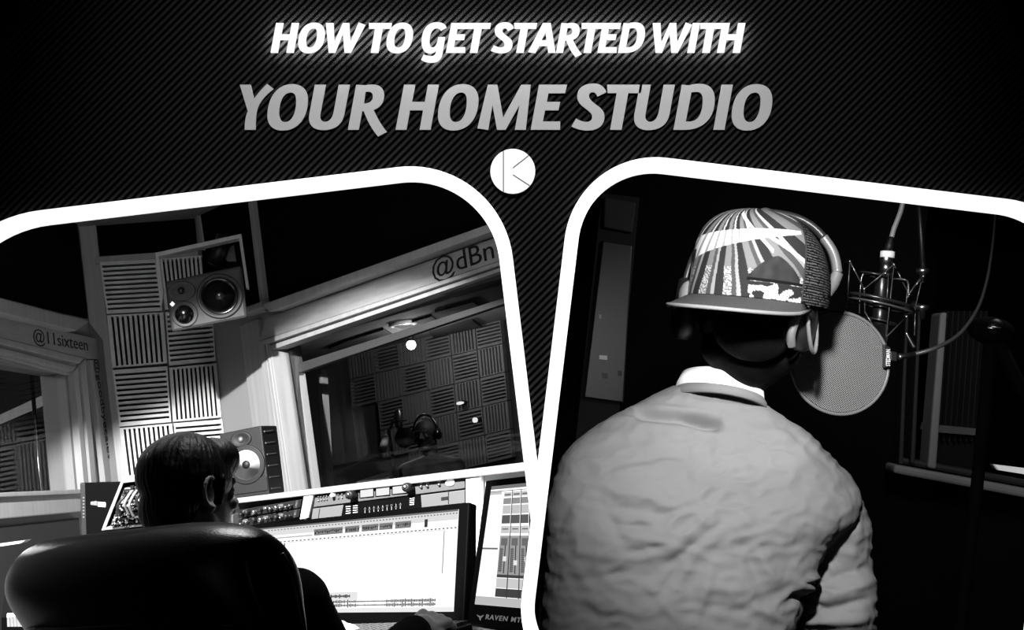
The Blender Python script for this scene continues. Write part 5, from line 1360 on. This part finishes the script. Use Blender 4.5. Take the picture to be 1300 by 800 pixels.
pt.part('rim', MB().tube([pc + (e1 * cos(R(a)) + e2 * sin(R(a))) * pr for a in range(0, 360, 6)], .0028, 8, closed=True), mat('rim_grey', 110, .4, spec=.5))
tab = pt.part('tab', MB().prism([Gp(1122, 437, -.006), Gp(1131, 441, -.006), Gp(1131, 466, -.006), Gp(1122, 467, -.006)], (0, .008, 0)), dark, bevel=.001)
P0 = Gp(1130, 465, -.0068); P1 = Gp(1130, 441, -.0068); xd = (P1 - P0).normalized(); yd = V((0, -1, 0)).cross(xd)
pt.part('lettering', text_mb('STEDMAN', P0, xd, yd, .0095, .0004, sx=(P1 - P0).length / .048, bold=.0001), mat('letter_white', 235, .5), tab)
pt.part('clamp', MB().prism([Gp(1131, 446, -.004), Gp(1139, 447, -.004), Gp(1139, 459, -.004), Gp(1131, 458, -.004)], (0, .01, 0)), dark, bevel=.001)
goose = smoothpath([Gp(1141, 453), Gp(1160, 450), Gp(1190, 441), Gp(1218, 424, .03), Gp(1240, 394, .07), Gp(1252, 360, .11), Gp(1259, 320, .15), Gp(1263, 280, .2), Gp(1264, 250, .25)], 14)
n_ = len(goose)
pt.part('gooseneck', MB().tube(goose, [(.0038 * (1 - .62 * i / n_)) * (1 + .06 * (i % 2)) for i in range(n_)], 10), mat('gooseneck_metal', 150, .3, metal=.9))
pt.part('collar', MB().tube([Gp(1140, 453), Gp(1143, 453), Gp(1146, 452.5), Gp(1162, 450)], [.0045, .0055, .0042, .0042], 14), metal)
# ---- dark stand at the right
st = Thing('microphone_stand', 'dark heavy microphone stand in shadow at the right, by the far window', 'microphone stand', RB, V((BT(1233, 640, 2.7).x, 2.75, ZB2)))
Gs = lambda x, y, d=0: BT(x, y, 2.7 + d)
foot = V((Gs(1225, 700).x, 2.72, ZB2 + .02))
st.part('pole', MB().tube([Gs(1259, 425), Gs(1250, 520), Gs(1238, 640), foot], [.016, .014, .013, .013]), black)
st.part('clamp', MB().ball(Gs(1258, 420), (.05, .035, .03)), black)
st.part('knob', MB().lathe(Gs(1262, 416, -.03), (0, -1, .1), [(.017, 0), (.017, .012), (.006, .016)], 20), dark)
st.part('bolt', MB().tube([Gs(1253, 416, -.05), Gs(1270, 418, -.05)], .004), metal)
st.part('boom', MB().tube([Gs(1262, 425), Gs(1300, 500), Gs(1330, 560)], .014), black)
for k in range(3):
    a = R(120 * k + 20); st.part('leg', MB().tube([foot + V((0, 0, .12)), foot + V((.32 * cos(a), .32 * sin(a), 0))], .012), black)
# ================================================================ camera, world, lights of the hall
cam = bpy.data.cameras.new('camera'); co = bpy.data.objects.new('camera', cam); COL.objects.link(co)
co.location = (0, 0, CAMZ); co.rotation_euler = (pi / 2, 0, 0)
cam.sensor_width = 36; cam.lens = 36 * F / 1300; cam.clip_start = 0.02; cam.clip_end = 60
SC.camera = co
w = bpy.data.worlds.new('world'); SC.world = w; w.use_nodes = True
w.node_tree.nodes['Background'].inputs[0].default_value = (0, 0, 0, 1)
w.node_tree.nodes['Background'].inputs[1].default_value = 0
def light(name, typ, fr, loc, power, target=None, size=0.1, spot=60, blend=0.5, sizey=None):
    l = bpy.data.lights.new(name, typ); l.energy = power
    if typ == 'SPOT': l.spot_size = R(spot); l.spot_blend = blend; l.shadow_soft_size = size
    elif typ == 'AREA':
        l.size = size
        if sizey: l.shape = 'RECTANGLE'; l.size_y = sizey
    else: l.shadow_soft_size = size
    o = bpy.data.objects.new(name, l); COL.objects.link(o)
    p = fr.O + fr.M @ V(loc)
    o.location = p
    if target is not None:
        q = fr.O + fr.M @ V(target)
        o.rotation_euler = (q - p).to_track_quat('-Z', 'Y').to_euler()
    return o
light("overhead_spot_b", "SPOT", RB, (0.20, 1.10, 0.31), 76, target=(0.44, 1.88, -.06), size=0.03, spot=66, blend=.9)
light("cup_fill_b", "SPOT", RB, (0.95, 1.25, 0.42), 34, target=(0.43, 1.79, -.005), size=0.02, spot=13, blend=.5)  # unseen spot added to lift the shaded headphone cup
light("back_fill_b", "AREA", RB, (1.3, 3.0, .9), 9.0, target=(1.6, 4.4, -.3), size=0.4)  # unseen area light added to brighten the far window and curtain
light('panel_spot', 'SPOT', HALL, (0, 0.0, 1.35), 140, target=(0, PY, 0.03), size=0.05, spot=31, blend=1.0)
light("ceiling_spot_key", "SPOT", RA, (-1.1, 1.9, 1.38), 1900, target=(-1.1 + .03, 1.9 + cos(R(37)), 1.38 - sin(R(37))), size=0.03, spot=58, blend=0.14)
light("chair_highlight_fill", "SPOT", RA, (-0.3, 2.9, 1.25), 34, target=(-.5, 2.3, 0), size=0.04, spot=60, blend=.6)  # unseen spot added for highlights on the chair and hair
light("ceiling_fill", "AREA", RA, (-1.0, 2.9, 1.2), 8, target=(-1.5, 6.4, 0.6), size=0.5)
light("booth_bulb", "POINT", RA, tuple(cb1 - Z3 * .09), 14, size=0.05)
light("booth_wash", "SPOT", RA, tuple(RA.at(600, 440, 8.3)), 30, target=RA.at(560, 480, 10), size=0.2, spot=130, blend=.6)
light("booth_rim_spot", "SPOT", RA, tuple(HC2 + V((-.35, .9, .55))), 26, target=HC2 - Z3 * .1, size=.05, spot=50, blend=.5)
light("side_room_fill", "POINT", RA, (PL[0].x - .9, 5.9, 0.9), 25, size=0.1)  # unseen light added so things behind the left window show
SC.view_settings.view_transform = 'Standard'; SC.view_settings.look = 'None'
SC.view_settings.exposure = 0; SC.view_settings.gamma = 1; SC.view_settings.use_curve_mapping = False
SC.cycles.use_denoising = True
SC.cycles.max_bounces = 8; SC.cycles.transparent_max_bounces = 16
